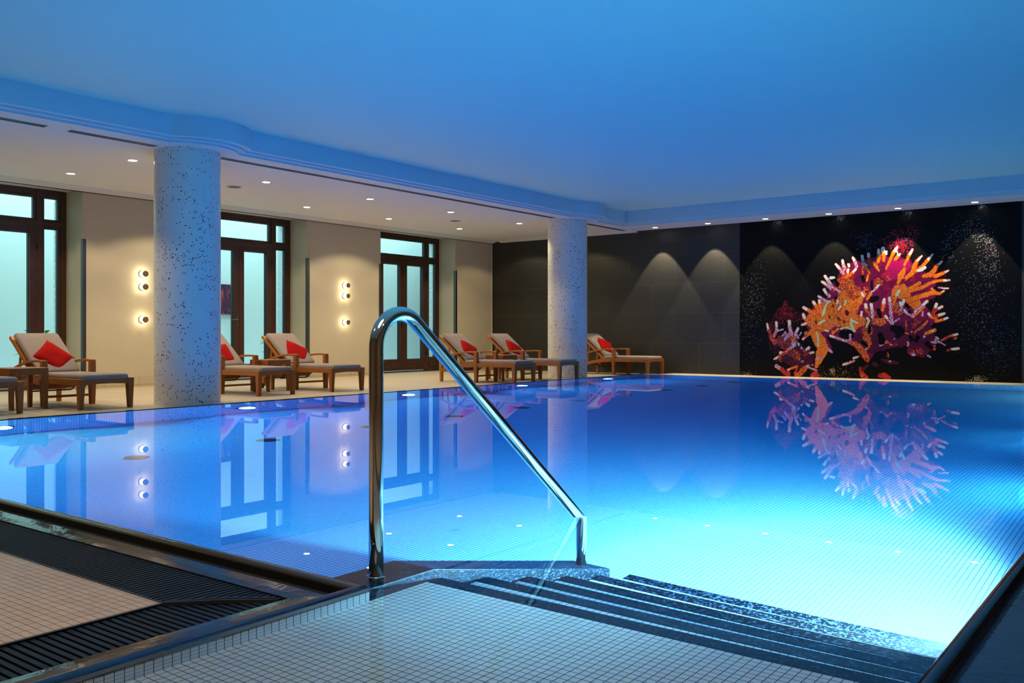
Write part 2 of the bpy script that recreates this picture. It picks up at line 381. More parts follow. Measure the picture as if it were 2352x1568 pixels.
# coping sweep with mitred corners
def coping(name, path, prof, m, label=None):
    """path in plan; profile (offset to the right-hand side of travel, z)"""
    bm = bm_new(); rings = []
    P = [Vector((x,y)) for x,y in path]
    for i,p in enumerate(P):
        d0 = (P[i]-P[i-1]).normalized() if i else (P[1]-P[0]).normalized()
        d1 = (P[i+1]-P[i]).normalized() if i < len(P)-1 else d0
        n0 = Vector((d0.y,-d0.x)); n1 = Vector((d1.y,-d1.x)); nn = (n0+n1); nn = nn/ (nn.dot(n0))
        rings.append([bm.verts.new((p.x+nn.x*o, p.y+nn.y*o, z)) for o,z in prof])
    for a,b in zip(rings, rings[1:]):
        for k in range(len(prof)-1): bm.faces.new((a[k],a[k+1],b[k+1],b[k]))
    o = struct(name, bm, m, label=label)
    for p in o.data.polygons: p.use_smooth = len(prof) > 9
    return o
rimp = [(0,-.05),(0,-.006),(.002,.001),(.007,.005),(.014,.0075),(.023,.0085),(.032,.0075),(.040,.004),(.045,-.001),(.047,-.009),(.048,-.034)]
grv = [(.048,-.034),(.095,-.034),(.097,-.022)]
chan = [(.097,-.022),(.15,-.0235),(.188,-.026),(.189,-.05)]
near = [(X0,Y1+.5),(X0,YA),(-4,YA)]
coping('trim_1', near, rimp, M['rim'], 'dark polished granite rim along the near pool edge')
coping('trim_2', near, chan, M['wet'], 'wet granite overflow channel beside the near rim')
coping('gutter_groove', near, grv, M['well'], 'narrow black groove behind the granite rim')
right = [(-4,Y0),(X1+.0,Y0)]
coping('trim_3', right, rimp, M['rim'], 'dark granite rim along the right pool edge')
coping('trim_4', right, [(.048,-.034),(.10,-.034),(.103,-.02),(.4,-.024),(.402,-.05)], M['wet'], 'dark granite border beside the right pool edge')
farp = [(0,-.05),(0,-.002),(.006,.005),(.05,.006),(.085,.004),(.09,ZD-.01)]
coping('trim_5', [(X1+.09,Y1),(X0-.5,Y1)], farp, M['rim'], 'thin dark rim along the far pool edge')
coping('trim_6', [(X1,Y0-.4),(X1,Y1+.0)], [(0,-.05),(0,-.003),(.003,.002),(.018,.002),(.023,-.002),(.024,-.06)], M['travertine'], 'pale rim under the dark wall')
# gutter grates : ribs run across the gutter, all one moulded grate per run
def grate(name, label, axis, a0, a1, off, side):
    t = thing(name, label, 'drain grate')
    bm = bm_new(); n = int(abs(a1-a0)/.0265)
    d0, d1 = off
    for k in range(n):
        a = a0 + (k+.5)*(a1-a0)/n; w = .0085
        s0, s1 = d0, d1
        if axis == 'y':
            lim = max(0, YA + d1 - a)                       # mitre at the corner
            q0 = d0; q1 = d1 if a > YA+d1 else max(d0+.01, a-YA)
            if a < YA+d0+.01: continue
            box(bm, X0-q1, X0-q0, a-w, a+w, -.05, ZN-.004)
        elif axis == 'x':
            q1 = d1 if a < X0-d1 else max(d0+.01, X0-a)
            if a > X0-d0-.01: continue
            box(bm, a-w, a+w, YA+d0, YA+q1, -.05, ZN-.004)
        else:
            box(bm, a-w, a+w, Y0-d1, Y0-d0, -.05, -.034)
    obj('ribs', bm, M['grate'], t)
    return t
G0, G1 = .19, .462
g1 = grate('drain_grate', 'black ribbed drain grate along the near pool edge, ending at the tiled corner', 'y', YA, 7.2, (G0,G1), 1)
g2 = grate('drain_grate', 'black ribbed drain grate beside the shallow entry bay, in front of the pale tiled floor', 'x', -2.2, X0, (G0,G1), 1)
g3 = grate('drain_grate', 'black ribbed drain grate on the right side of the pool', 'r', 1.0, 7.0, (.405,.68), 1)
for g, (sx, sy) in ((g1,(-.016,0)), (g2,(0,.016))):
    bm = bm_new()
    sweep(bm, [(X0-G1+sx*.6-.002,YA+G1+sy*.6,-.026),(X0-.33+sx,YA+.33+sy,-.024),(X0-.21+sx,YA+.21+sy,-.03)], [(-.011,-.004),(-.007,.006),(.007,.006),(.011,-.004)])
    obj('mitre_bar', bm, M['grate'], g, smooth=False)
bm = bm_new()
box(bm, X0-.47, X0-.18, YA+.18, Y1+.5, -.2, -.05); box(bm, -4, X0-.18, YA+.18, YA+.47, -.2, -.05); box(bm, -4, X1, Y0-.69, Y0-.39, -.2, -.05)
struct('gutter_bed', bm, M['well'])
# near floors
bm = bm_new(); box(bm, -4, X0-.475, YA+.475, 9.6, -.2, ZN); fl = struct('floor_near', bm, M['floortile'])
bm = bm_new()
box(bm, X0-.475, X0-.463, YA+.463, 9.6, -.1, ZN+.001); box(bm, -4, X0-.463, YA+.463, YA+.475, -.1, ZN+.001)
struct('trim_7', bm, M['metaldark'], label='thin dark edging between tiled floor and grate')
struct_box('floor_right', -4, 19, -3.5, Y0-.69, -.2, ZN, m=M['floortile'])
# far deck
bm = bm_new(); box(bm, -4, WX, Y1+.088, FY+.3, -.3, ZD); box(bm, X1+.058, WX, 9.2, Y1+.088, -.3, ZD); box(bm, X1+.022, WX, -3.5, 9.2, -.3, -.008)
struct('floor', bm, M['travertine'])
# ------------------------------------------------------------------ walls
def wall(name, x0, x1):
    bm = bm_new(); box(bm, x0, x1, WY, FY+.32, ZD, 4.2); return struct(name, bm, M['plaster'])
edges = [-4.0] + [v for d in DOORS for v in d] + [18.0]
for k, nm in zip(range(0, len(edges), 2), ('wall_left', 'wall_left_2', 'wall_left_3', 'wall_left_4')):
    wall(nm, edges[k], edges[k+1])
bm = bm_new()
for a, b in DOORS: box(bm, a, b, WY, FY+.32, ZS, 4.2)
struct('wall_left_5', bm, M['recess'])
# pale granite outside reveals
bm = bm_new()
for a, b in DOORS:
    for x in (a, b):
        s = -1 if x == b else 1
        box(bm, min(x, x+s*.012), max(x, x+s*.012), FY+.09, FY+.36, ZD, ZS)
struct('trim_8', bm, M['exgran'], label='pale speckled granite reveals outside the glazed doors')
# skirting tiles
bm = bm_new()
for k in range(0, len(edges), 2):
    box(bm, edges[k]+(0 if k == 0 else 0), edges[k+1], WY-.012, WY, ZD, .14)
struct('baseboard_left', bm, M['skirt'])
# dark end wall: slate either side of the mosaic
bm = bm_new(); box(bm, WX, WX+.2, 7.669, WY, ZD, 4.2); struct('wall_back', bm, M['slate'])
bm = bm_new(); box(bm, WX, WX+.2, -3.5, 2.473, ZD, 4.2); struct('wall_back_2', bm, M['slate'])
struct_box('wall_right', -4.2, WX+.2, -3.7, -3.5, -.3, 4.2, m=M['dim'])
struct_box('wall_front', -4.2, -4.0, -3.7, 15.2, -.3, 4.2, m=M['dim'])
# white edge line at the corner of the two walls
bm = bm_new(); box(bm, WX-.012, WX, WY-.012, WY, .14, ZS); struct('trim_9', bm, M['white'], label='thin pale corner bead')
# ------------------------------------------------------------------ ceilings
struct_box('ceiling', -4.2, X1-.02, -3.7, 9.83, ZC, ZC+.3, m=M['ceilp'])
COLS = [(6.75, 10.34), (15.55, 10.36)]
FYB, FXB, RD = 9.78, 16.93, .80
def soffit_outline(step):
    """pool-side edge of the lowered soffit, with round drums about the pillars"""
    y = FYB - step; pts = []
    pts.append((-4.2, y))
    for cx, cy in COLS:
        R = RD + step; d = cy - y
        if R > d:
            h = math.sqrt(R*R-d*d); a0 = math.atan2(y-cy, -h); a1 = math.atan2(y-cy, h)
            n = 28
            for k in range(n+1):
                a = a0 + (a1-a0)*k/n
                pts.append((cx+R*math.cos(a), cy+R*math.sin(a)))
    pts.append((FXB-step, y)); pts.append((FXB-step, -3.7))
    return pts
def soffit_slab(bm, out, z0, z1):
    lo = [bm.verts.new((x,y,z0)) for x,y in out]; hi = [bm.verts.new((x,y,z1)) for x,y in out]
    for k in range(len(out)-1): bm.faces.new((lo[k],lo[k+1],hi[k+1],hi[k]))
    return lo
# fascia in three shallow steps : lowest lip is set back farthest
bm = bm_new(); prev = None
for step, z0, z1 in ((0.0, ZS+.05, ZC+.02), (-.085, ZS+.025, ZS+.05), (-.17, ZS, ZS+.025)):
    o = soffit_outline(step); lo = soffit_slab(bm, o, z0, z1)
    o2 = soffit_outline(step-.085); lo2 = [bm.verts.new((x,y,z0)) for x,y in o2]
    if len(o) == len(o2) and step > -.17:
        for k in range(len(o)-1): bm.faces.new((lo[k],lo2[k],lo2[k+1],lo[k+1]))
struct('soffit_fascia', bm, M['fascia'], label='white stepped fascia between the high pool ceiling and lower soffit')
bm = bm_new()
o = soffit_outline(-.17); YM = 11.2
for (xa,ya),(xb,yb) in zip(o[:-2], o[1:-1]): quad(bm, [(xa,ya,ZS),(xb,yb,ZS),(xb,YM,ZS),(xa,YM,ZS)])
xa = o[-1][0]; quad(bm, [(xa,-3.7,ZS),(WX+.05,-3.7,ZS),(WX+.05,YM,ZS),(xa,YM,ZS)])
quad(bm, [(-4.2,YM,ZS),(WX+.05,YM,ZS),(WX+.05,WY+.01,ZS),(-4.2,WY+.01,ZS)])
o = struct('ceiling_soffit', bm, M['ceil'])
# cornice steps along the door wall and along the dark wall
bm = bm_new()
for k in range(3):
    box(bm, -4, WX-.14+.04*k, WY-.30+.085*k, WY+.0, ZS-.012*(k+1), ZS-.012*k)
    box(bm, WX-.26+.085*k, WX, 10.1, WY-.32, ZS-.012*(k+1), ZS-.012*k)
struct('trim_10', bm, M['ceil'], label='stepped white cornice above the glazed doors')
bm = bm_new(); box(bm, -4, WX, WY-.006, WY+.012, ZS-.046, ZS-.034); struct('trim_11', bm, M['metaldark'], label='thin dark track line under the cornice')
# linear slot diffusers beside the fascia
slots = [(3.2,4.93,'short black ceiling slot at the far left of the lower soffit'),(5.2,6.27,'black ceiling slot just left of the nearer mosaic pillar'),
         (7.2,14.95,'long black ceiling slot between the two mosaic pillars'),(16.1,17.9,'short black ceiling slot right of the farther mosaic pillar')]
for a, b, lab in slots:
    t = thing('slot_diffuser', lab, 'ceiling vent', (a, 10.29, ZS), group='slot vents along the soffit')
    bm = bm_new(); box(bm, 0, b-a, -.045, .045, -.004, -.0006); obj('slot_opening', bm, M['slot'], t)
    bm = bm_new()
    for y in (-.047, -.016, .014, .044): box(bm, 0, b-a, y-.003, y+.003, -.008, -.0006)
    obj('vane', bm, M['alu'], t)
# ------------------------------------------------------------------ mosaic pillars
def pillar(cx, cy, lab):
    R = .405
    bm = bm_new(); n = 96; uv = bm.loops.layers.uv.verify()
    lo = [bm.verts.new((R*math.cos(2*PI*k/n), R*math.sin(2*PI*k/n), ZD)) for k in range(n)]
    hi = [bm.verts.new((v.co.x, v.co.y, ZS)) for v in lo]
    for k in range(n):
        k2 = (k+1) % n
        f = bm.faces.new((lo[k],lo[k2],hi[k2],hi[k])); f.smooth = True
        for l, (a, z) in zip(f.loops, ((k,ZD),(k+1,ZD),(k+1,ZS),(k,ZS))): l[uv].uv = (a*2*PI*R/n, z)
    o = obj('mosaic_pillar', bm, M['pillar'], uv=False, smooth=True); o.location = (cx, cy, 0)
    tag(o, lab, 'pillar', 'mosaic pillars on the pool edge', 'thing')
pillar(*COLS[0], 'large round white mosaic pillar with gold flecks, nearer of the two')
pillar(*COLS[1], 'white mosaic pillar in front of the dark slate wall, farther of the two')
# ------------------------------------------------------------------ glazed doors
def frame_rect(bm, x0, x1, z0, z1, w, y0, y1, wb=None):
    wb = w if wb is None else wb
    box(bm, x0, x0+w, y0, y1, z0, z1); box(bm, x1-w, x1, y0, y1, z0, z1)
    box(bm, x0+w, x1-w, y0, y1, z1-w, z1); box(bm, x0+w, x1-w, y0, y1, z0, z0+wb)
def pane_of(parent, x0, x1, z0, z1, y):
    bm = bm_new(); quad(bm, [(x0,y,z0),(x1,y,z0),(x1,y,z1),(x0,y,z1)]); obj('glass_pane', bm, M['glass'], parent)
    bm = bm_new(); frame_rect(bm, x0-.004, x1+.004, z0-.004, z1+.004, .012, y-.03, y+.03); obj('glazing_seal', bm, M['rubber'], parent)
def door(n, x0, x1):
    t = thing('door_%d' % n, ['tall glazed double door at the left edge, partly out of view', 'tall glazed double door behind the nearer pillar', 'tall glazed double door nearest the dark slate wall'][n-1], 'door', (x0, FY, 0))
    t['kind'] = 'structure'
    W = x1-x0; zt = ZS-.005; zb = ZD; y0, y1 = -.04, .05
    ml, mr = .43, W-.43                                  # mullions between side lights and the leaves
    bm = bm_new()
    frame_rect(bm, 0, W, zb, zt, .09, y0, y1, .03)
    box(bm, ml-.045, ml+.045, y0-.01, y1, zb, zt); box(bm, mr-.045, mr+.045, y0-.01, y1, zb, zt)
    box(bm, .09, W-.09, y0-.008, y1, 2.585, 2.66)
    obj('frame', bm, M['wood'], t, bevel=.006)
    # fixed lights
    def fixed(a, b, z0, z1, panel=False):
        bm = bm_new(); frame_rect(bm, a, b, z0, z1, .035, y0+.012, y1)
        s = obj('fixed_light', bm, M['wood'], t, bevel=.004)
        pane_of(s, a+.035, b-.035, z0+.035, z1-.035, .02)
    fixed(ml+.045, mr-.045, 2.66, zt-.09); fixed(.09, ml-.045, 2.66, zt-.09); fixed(mr+.045, W-.09, 2.66, zt-.09)
    for a, b in ((.09, ml-.045), (mr+.045, W-.09)):
        fixed(a, b, .26, 2.585)
        bm = bm_new(); box(bm, a, b, y0+.012, y1, zb+.03, .26); box(bm, a+.04, b-.04, y0-.004, y0+.014, .08, .2)
        obj('base_panel', bm, M['wood'], t, bevel=.006)
    # two leaves
    c = W/2
    for k, (a, b) in enumerate(((ml+.047, c-.002), (c+.002, mr-.047))):
        bm = bm_new(); frame_rect(bm, a, b, 0.0, 2.58, .115, y0-.012, y1-.01, .26)
        box(bm, a+.13, b-.13, y0-.022, y0-.01, .06, .2)
        lf = obj('door_leaf', bm, M['wood'], t, bevel=.006)
        pane_of(lf, a+.115, b-.115, .26, 2.465, .012)
        if k == 0:
            bm = bm_new(); xh = b-.055
            box(bm, xh-.018, xh+.018, y0-.02, y0-.012, .99, 1.23)
            sweep(bm, [(xh,y0-.02,1.13),(xh,y0-.065,1.13),(xh-.03,y0-.07,1.13),(xh-.14,y0-.07,1.13)], circ(.011,10), up=Vector((0,0,1.01)))
            obj('door_handle', bm, M['brushed'], lf, smooth=False)
        bm = bm_new()
        for z in (.4, 2.25):
            lathe(bm, [(.009,z-.05),(.009,z+.05)], 10, Matrix.Translation((a+.002 if k == 0 else b-.002, y0-.016, 0)))
        obj('hinge', bm, M['metaldark'], lf)
for n, (a, b) in enumerate(DOORS): door(n+1, a, b)
# steel corner guards
guards = [(7.43,1,'steel corner guard right of the leftmost glazed door'),(9.53,-1,'steel corner guard behind the nearer pillar, left of the middle door'),(12.03,1,'steel corner guard right of the middle glazed door'),
          (14.08,-1,'steel corner guard on the wall edge just left of the farthest glazed door'),(16.58,1,'steel corner guard right of the farthest glazed door')]
for x, s, lab in guards:
    bm = bm_new()
    box(bm, min(x, x+s*.05), max(x, x+s*.05), WY-.018, WY-.0, .0, 2.38); box(bm, min(x-s*.004, x), max(x-s*.004, x), WY-.018, WY+.05, .0, 2.38)
    tag(obj('corner_guard', bm, M['brushed']), lab, 'corner guard', 'corner guards on the door wall')
# ------------------------------------------------------------------ light well outside
bm = bm_new(); box(bm, -4, 19, 16.9, 17.1, -.3, 5.2); struct('outside_wall', bm, M['exwall'], label='bright white wall of the light well outside the doors')
bm = bm_new(); box(bm, -4, 19, FY+.3, 16.9, -.35, -.06); struct('outside_floor', bm, M['exfloor'])
bm = bm_new(); box(bm, 11.15, 12.15, 16.86, 16.9, 1.28, 1.93)
o = obj('canvas_picture', bm, None or plain('picture_edge', srgb(20,16,30), .6))
def picture_mat():
    m, nt, b = base('flame_picture_paint'); tc = N(nt, 'ShaderNodeTexCoord')
    mp = N(nt, 'ShaderNodeMapping'); mp.inputs['Scale'].default_value = (9, 9, 3); nt.links.new(tc.outputs['Object'], mp.inputs['Vector'])
    t = N(nt, 'ShaderNodeTexNoise'); t.inputs['Scale'].default_value = 1; t.inputs['Detail'].default_value = 5; t.inputs['Distortion'].default_value = 1.2
    nt.links.new(mp.outputs[0], t.inputs['Vector']); cr = N(nt, 'ShaderNodeValToRGB'); e = cr.color_ramp.elements
    e[0].position = .40; e[0].color = srgb(24,22,60); e[1].position = .72; e[1].color = srgb(220,110,50)
    k = e.new(.52); k.color = srgb(70,20,70); k = e.new(.6); k.color = srgb(150,40,50)
    nt.links.new(t.outputs['Fac'], cr.inputs['Fac']); nt.links.new(cr.outputs[0], b.inputs['Base Color']); return m
o.data.materials.clear(); o.data.materials.append(picture_mat())
tag(o, 'dark purple and orange flame-like picture hanging outside, seen through the middle glazed door', 'picture')
# plants in the light well
def shrub(name, label, loc, r, h, n, seed):
    rnd = random.Random(seed)
    t = thing(name, label, 'plant', loc)
    bm = bm_new()
    for k in range(n):
        a = rnd.uniform(0, 2*PI); rr = r*math.sqrt(rnd.random()); z = h*rnd.uniform(.35, .92)
        p = Vector((rr*math.cos(a)*.6, rr*math.sin(a)*.6, z)); d = Vector((math.cos(a), math.sin(a), rnd.uniform(.2, 1.3))).normalized()
        L = rnd.uniform(.14, .24); s = d.cross(Vector((0,0,1))).normalized()*rnd.uniform(.035,.05); dn = Vector((0,0,-L*.3))
        a0 = p; a1 = p+d*L*.5; a2 = p+d*L+dn
        v = [bm.verts.new(q) for q in (a0, a1+s-dn*.1, a2, a1-s-dn*.1, a1+dn*.12)]
        bm.faces.new((v[0],v[1],v[4])); bm.faces.new((v[1],v[2],v[4])); bm.faces.new((v[2],v[3],v[4])); bm.faces.new((v[3],v[0],v[4]))
    obj('foliage', bm, M['leaf'], t, uv=False)
    bm = bm_new()
    for k in range(7):
        a = 2*PI*k/7; sweep(bm, [(0.02*math.cos(a),.02*math.sin(a),0),(r*.3*math.cos(a),r*.3*math.sin(a),h*.4),(r*.5*math.cos(a),r*.5*math.sin(a),h*.75)], circ(.008,6), up=Vector((.3,.2,1)))
    obj('stem', bm, M['stem'], t, uv=False)
shrub('leafy_shrub', 'leafy green shrub outside the leftmost glazed door', (7.44, 15.75, -.06), .42, .98, 150, 3)
shrub('leafy_shrub', 'small green sprig outside the middle glazed door, just above the lounger back', (12.1, 15.5, -.06), .16, .93, 26, 5)
# ------------------------------------------------------------------ coral mosaic panel on the dark wall
CAM = Vector((0,0,.85)); FPX = 2082.0; HZ = 767.0
RV = Vector((.6043,-.7968,0)); FV = Vector((.7968,.6043,0))
def on_wall(px, py):
    """photo measurement -> (y, z) on the dark wall"""
    d = FV + RV*((px-1176)/FPX) + Vector((0,0,-(py-HZ)/FPX)); t = WX/d.x
    return (d.y*t, .85+d.z*t)
CELL = .0115; MY0, MY1, MZ0, MZ1 = 2.473, 7.669, ZD, 3.175
NY, NZ = int((MY1-MY0)/CELL), int((MZ1-MZ0)/CELL)
PAL = {'M':[(112,4,52),(140,6,66),(90,4,46)], 'G':[(196,10,92),(170,8,84),(150,6,70)], 'R':[(214,24,14),(236,60,10),(150,8,30),(190,14,20)],
       'O':[(248,132,10),(255,146,14),(240,116,6),(226,84,8)], 'S':[(246,130,12),(190,30,16),(120,6,44),(250,140,16)],
       'W':[(226,230,212),(206,214,200),(238,238,226)], 'P':[(196,170,206),(226,222,222),(150,110,170),(190,60,90)],
       'D':[(70,4,34),(92,6,36),(56,4,28)], 'K':[None], 'L':[(176,206,150),(206,220,180)], 'V':[(130,8,26),(96,6,32),(160,14,30)],'T':[(150,8,22),(110,6,30),(236,110,10)]}
grid = {}
rm = random.Random(11)
def put(iy, iz, c):
    if c is None: grid.pop((iy,iz), None)
    else: grid[(iy,iz)] = c
def stroke(pts, pal, dens=1.0):
    """pts: (px, py, width px) chain painted as tapered capsules"""
    pal_c = PAL[pal]
    q = []
    for x, y, w in pts:
        a = on_wall(x, y); b = on_wall(x+1, y); q.append((a[0], a[1], w*.5*abs(b[0]-a[0])*1.0))
    if len(q) == 1: q = q*2
    for (y0,z0,r0),(y1,z1,r1) in zip(q, q[1:]):
        rr = max(r0,r1)
        for iy in range(int((min(y0,y1)-rr-MY0)/CELL), int((max(y0,y1)+rr-MY0)/CELL)+1):
            for iz in range(int((min(z0,z1)-rr-MZ0)/CELL), int((max(z0,z1)+rr-MZ0)/CELL)+1):
                if not (0 <= iy < NY and 0 <= iz < NZ): continue
                cy, cz = MY0+(iy+.5)*CELL, MZ0+(iz+.5)*CELL
                dy, dz = y1-y0, z1-z0; L2 = dy*dy+dz*dz
                t = 0 if L2 == 0 else max(0, min(1, ((cy-y0)*dy+(cz-z0)*dz)/L2))
                d = math.hypot(cy-y0-t*dy, cz-z0-t*dz); r = r0+(r1-r0)*t
                if d < r*rm.uniform(.86,1.08) and rm.random() < dens: put(iy, iz, rm.choice(pal_c))
def poly(pts, pal, dens=1.0):
    q = [on_wall(*p) for p in pts]; pal_c = PAL[pal]
    ys = [a for a,_ in q]; zs = [b for _,b in q]
    for iy in range(int((min(ys)-MY0)/CELL), int((max(ys)-MY0)/CELL)+1):
        for iz in range(int((min(zs)-MZ0)/CELL), int((max(zs)-MZ0)/CELL)+1):
            if not (0 <= iy < NY and 0 <= iz < NZ): continue
            cy, cz = MY0+(iy+.5+rm.uniform(-1.2,1.2))*CELL, MZ0+(iz+.5+rm.uniform(-1.2,1.2))*CELL
            ins = False
            for (ya,za),(yb,zb) in zip(q, q[1:]+q[:1]):
                if (za > cz) != (zb > cz) and cy < (yb-ya)*(cz-za)/(zb-za)+ya: ins = not ins
            if ins and rm.random() < dens: put(iy, iz, rm.choice(pal_c))
def branch(pal, pts, tip=.4, tpal='W', w=1.0):
    """first point is the pale tip"""
    pts = [(x,y,ww*w) for x,y,ww in pts]
    stroke([(x,y,ww+2.5) for x,y,ww in pts], 'R' if pal == 'O' else 'T', .85)
    stroke(pts, pal)
    if tip:
        (x0,y0,w0),(x1,y1,w1) = pts[0], pts[1]
        stroke([(x0,y0,w0),(x0+(x1-x0)*tip, y0+(y1-y0)*tip, w0+(w1-w0)*tip)], tpal)
# sparse drifting specks and painted spot glints first
def specks(n, fx, pals):
    for _ in range(n):
        x, y = fx(); c = on_wall(x, y); iy, iz = int((c[0]-MY0)/CELL), int((c[1]-MZ0)/CELL)
        if 0 <= iy < NY and 0 <= iz < NZ: put(iy, iz, rm.choice(pals))
GREY = [(96,104,118),(120,126,130),(76,84,104),(136,134,118),(56,64,92)]
PINK = [(196,14,60),(170,10,70),(220,20,50)]
g_ = rm.gauss
def arc_pt():
    a = rm.uniform(-.35, PI*.95); r = g_(62, 9); return 2228+r*math.cos(a)*.95, 612-r*math.sin(a)*1.45
specks(400, arc_pt, GREY); specks(50, arc_pt, PINK)
specks(190, lambda: (g_(2262, 16), 545+abs(g_(0, 95))), GREY)
specks(260, lambda: (g_(2238, 34), g_(690, 60)), GREY[:3])
specks(260, lambda: (g_(2290, 26), g_(800, 40)), [(60,70,100),(84,90,110)])
specks(240, lambda: (g_(1732, 18), g_(672, 36)), GREY)
specks(160, lambda: (g_(1722, 14), g_(745, 45)), GREY[:3])
specks(120, lambda: (g_(1990, 16), g_(556, 14)), [(60,70,100),(90,96,112)])
specks(90, lambda: (g_(1715, 8), 862+g_(0,4)), [(170,150,120),(190,170,140)])
specks(110, lambda: (g_(2243, 10), 872+g_(0,4)), [(170,150,120),(190,170,140)])
for cx_, cy_ in ((1790,511),(1932,500),(2088,488),(2257,474)): specks(26, lambda: (g_(cx_,5), g_(cy_,3)), [(190,186,170),(150,150,140)])  # glints under the wall spots, painted as pale tiles
# red lace at the top and above the small coral
poly([(2030,545),(2045,528),(2062,522),(2076,530),(2076,545),(2086,540),(2084,518),(2100,516),(2116,533),(2106,548),(2100,562),(2092,590),(2075,588),(2060,572),(2030,570),(2018,556)], 'V', .13)
poly([(2030,545),(2062,522),(2080,540),(2084,518),(2116,533),(2100,562),(2085,585),(2040,570),(2018,556)], 'G', .10)
poly([(2056,556),(2070,555),(2088,566),(2074,580),(2056,566)], 'V', .45)
poly([(1806,687),(1812,700),(1830,715),(1845,728),(1838,745),(1815,738),(1795,745),(1770,760),(1768,735),(1782,715),(1796,702)], 'V', .26)
poly([(1806,687),(1810,712),(1825,722),(1800,735),(1784,732),(1798,705)], 'V', .3)
poly([(1770,735),(1762,760),(1768,800),(1780,815),(1790,800),(1780,770)], 'D', .35)
# maroon body
poly([(1885,800),(1868,770),(1850,748),(1848,730),(1858,715),(1875,700),(1893,690),(1905,672),(1898,660),(1912,650),(1922,640),(1930,622),(1942,612),(1950,604),(1968,600),(1985,597),(2004,592),(2022,588),(2045,590),(2062,588),(2078,594),(2090,596),(2098,606),(2108,606),(2120,622),(2136,632),(2148,640),(2150,652),(2140,668),(2150,682),(2124,692),(2130,708),(2148,722),(2148,738),(2136,752),(2146,770),(2150,788),(2136,806),(2122,822),(2100,814),(2084,806),(2072,790),(2060,796),(2040,800),(2022,796),(2008,812),(1996,828),(1982,822),(1968,800),(1948,786),(1922,782),(1908,768),(1898,772),(1912,800),(1898,812)], 'M')
poly([(1990,735),(2040,745),(2090,735),(2130,735),(2148,765),(2148,790),(2120,820),(2085,806),(2060,796),(2000,812),(1975,800),(1960,775),(1980,760)], 'D', .92)
poly([(2063,599),(2085,595),(2094,610),(2086,622),(2059,640),(2040,645),(2034,620),(2046,597)], 'G')
poly([(2056,648),(2070,650),(2050,676),(2040,700),(2030,720),(2016,735),(2020,705),(2040,670)], 'G', .6)
# red & stippled patches
for x,y,w,p,dn in ((2018,648,22,'S',.75),(2040,640,16,'S',.6),(1953,650,20,'S',.7),(1965,668,26,'S',.6),(1940,640,16,'R',.7),(1958,632,16,'R',.5),(2032,632,14,'R',.6),(2036,660,16,'R',.5),
                   (2096,640,14,'R',.5),(1990,664,14,'S',.5),(2024,738,24,'S',.85),(2010,738,18,'S',.8),(2058,705,20,'S',.8),(2066,716,18,'S',.7),(1992,760,26,'S',.7),(1990,778,20,'S',.7),(2050,715,14,'R',.6),
                   (2108,738,16,'T',.5),(2100,748,16,'T',.5),(2092,808,16,'T',.6),(2112,806,18,'T',.6),(2004,720,18,'S',.6),(1932,670,18,'S',.7),(1946,700,26,'S',.75),(1916,664,14,'R',.7)):
    stroke([(x,y,w)], p, dn)
# broad orange fans
poly([(1852,742),(1850,732),(1862,716),(1876,704),(1888,692),(1905,690),(1925,682),(1936,668),(1948,672),(1958,690),(1972,682),(1984,664),(1990,676),(1976,700),(1966,722),(1986,728),(1990,744),(1972,752),(1958,764),(1938,752),(1918,748),(1906,758),(1884,762),(1862,752)], 'O', .86)
poly([(2057,655),(2078,652),(2094,668),(2088,688),(2112,690),(2120,702),(2104,714),(2088,700),(2076,690),(2060,684),(2046,690),(2048,668)], 'O', .92)
poly([(1925,640),(1942,626),(1952,640),(1962,660),(1975,676),(1960,690),(1945,676),(1925,660)], 'S', .7)
for x,y,w in ((1860,735,5),(1874,738,5),(1919,686,8),(1926,731,7),(1945,716,9),(1913,700,4),(1905,726,4),(1938,736,5)): stroke([(x,y,w),(x+1,y+4,w)], 'D', .9)
# branches: pale tip first
B = branch
B('O', [(1846,706,6),(1858,713,7),(1872,722,9)], .5); B('O', [(1845,722,6),(1848,730,7),(1856,738,7)], .8); B('O', [(1868,693,6),(1874,702,7),(1884,716,9)], .45)
B('O', [(1882,690,6),(1884,704,7),(1888,720,8)], .3); B('P', [(1880,680,5),(1890,687,6),(1903,694,6)], .45); B('O', [(1842,746,4),(1852,742,6),(1866,738,6)], .8)
B('O', [(1844,779,4),(1851,772,5),(1862,764,6)], .5); B('O', [(1931,703,5),(1925,712,6),(1916,722,6)], .8); B('O', [(1924,689,5),(1922,700,6),(1918,712,6)], .6, 'L')
B('O', [(1943,690,5),(1938,706,6),(1934,720,6)], .5, 'L'); B('O', [(1902,760,4),(1890,756,6),(1878,752,7)], .5)
B('P', [(1895,634,6),(1903,645,7),(1912,660,7)], .5); B('P', [(1889,647,6),(1900,655,6),(1908,662,6)], .6); B('P', [(1893,665,6),(1897,672,6),(1905,680,6)], .9)
stroke([(1908,638,7),(1915,637,6)], 'W'); B('P', [(1920,607,5),(1928,616,6),(1936,626,8)], .6); B('P', [(1935,598,5),(1937,608,6),(1940,618,7)], .5)
stroke([(1949,607,6),(1950,611,6)], 'W'); B('P', [(1959,592,5),(1964,600,7),(1968,612,7)], .55); B('P', [(1980,588,6),(1982,598,7),(1984,610,7)], .7)
B('O', [(1966,618,6),(1958,626,6),(1950,634,6)], .7); B('O', [(1948,619,6),(1947,628,6),(1946,636,5)], .6); stroke([(1910,658,5),(1920,664,6),(1930,670,4)], 'P')
B('R', [(1995,583,6),(1996,594,7),(1998,606,8)], .5); B('O', [(2018,574,6),(2019,586,8),(2017,600,8)], .55); B('O', [(2028,571,9),(2030,584,9),(2030,598,6)], .45)
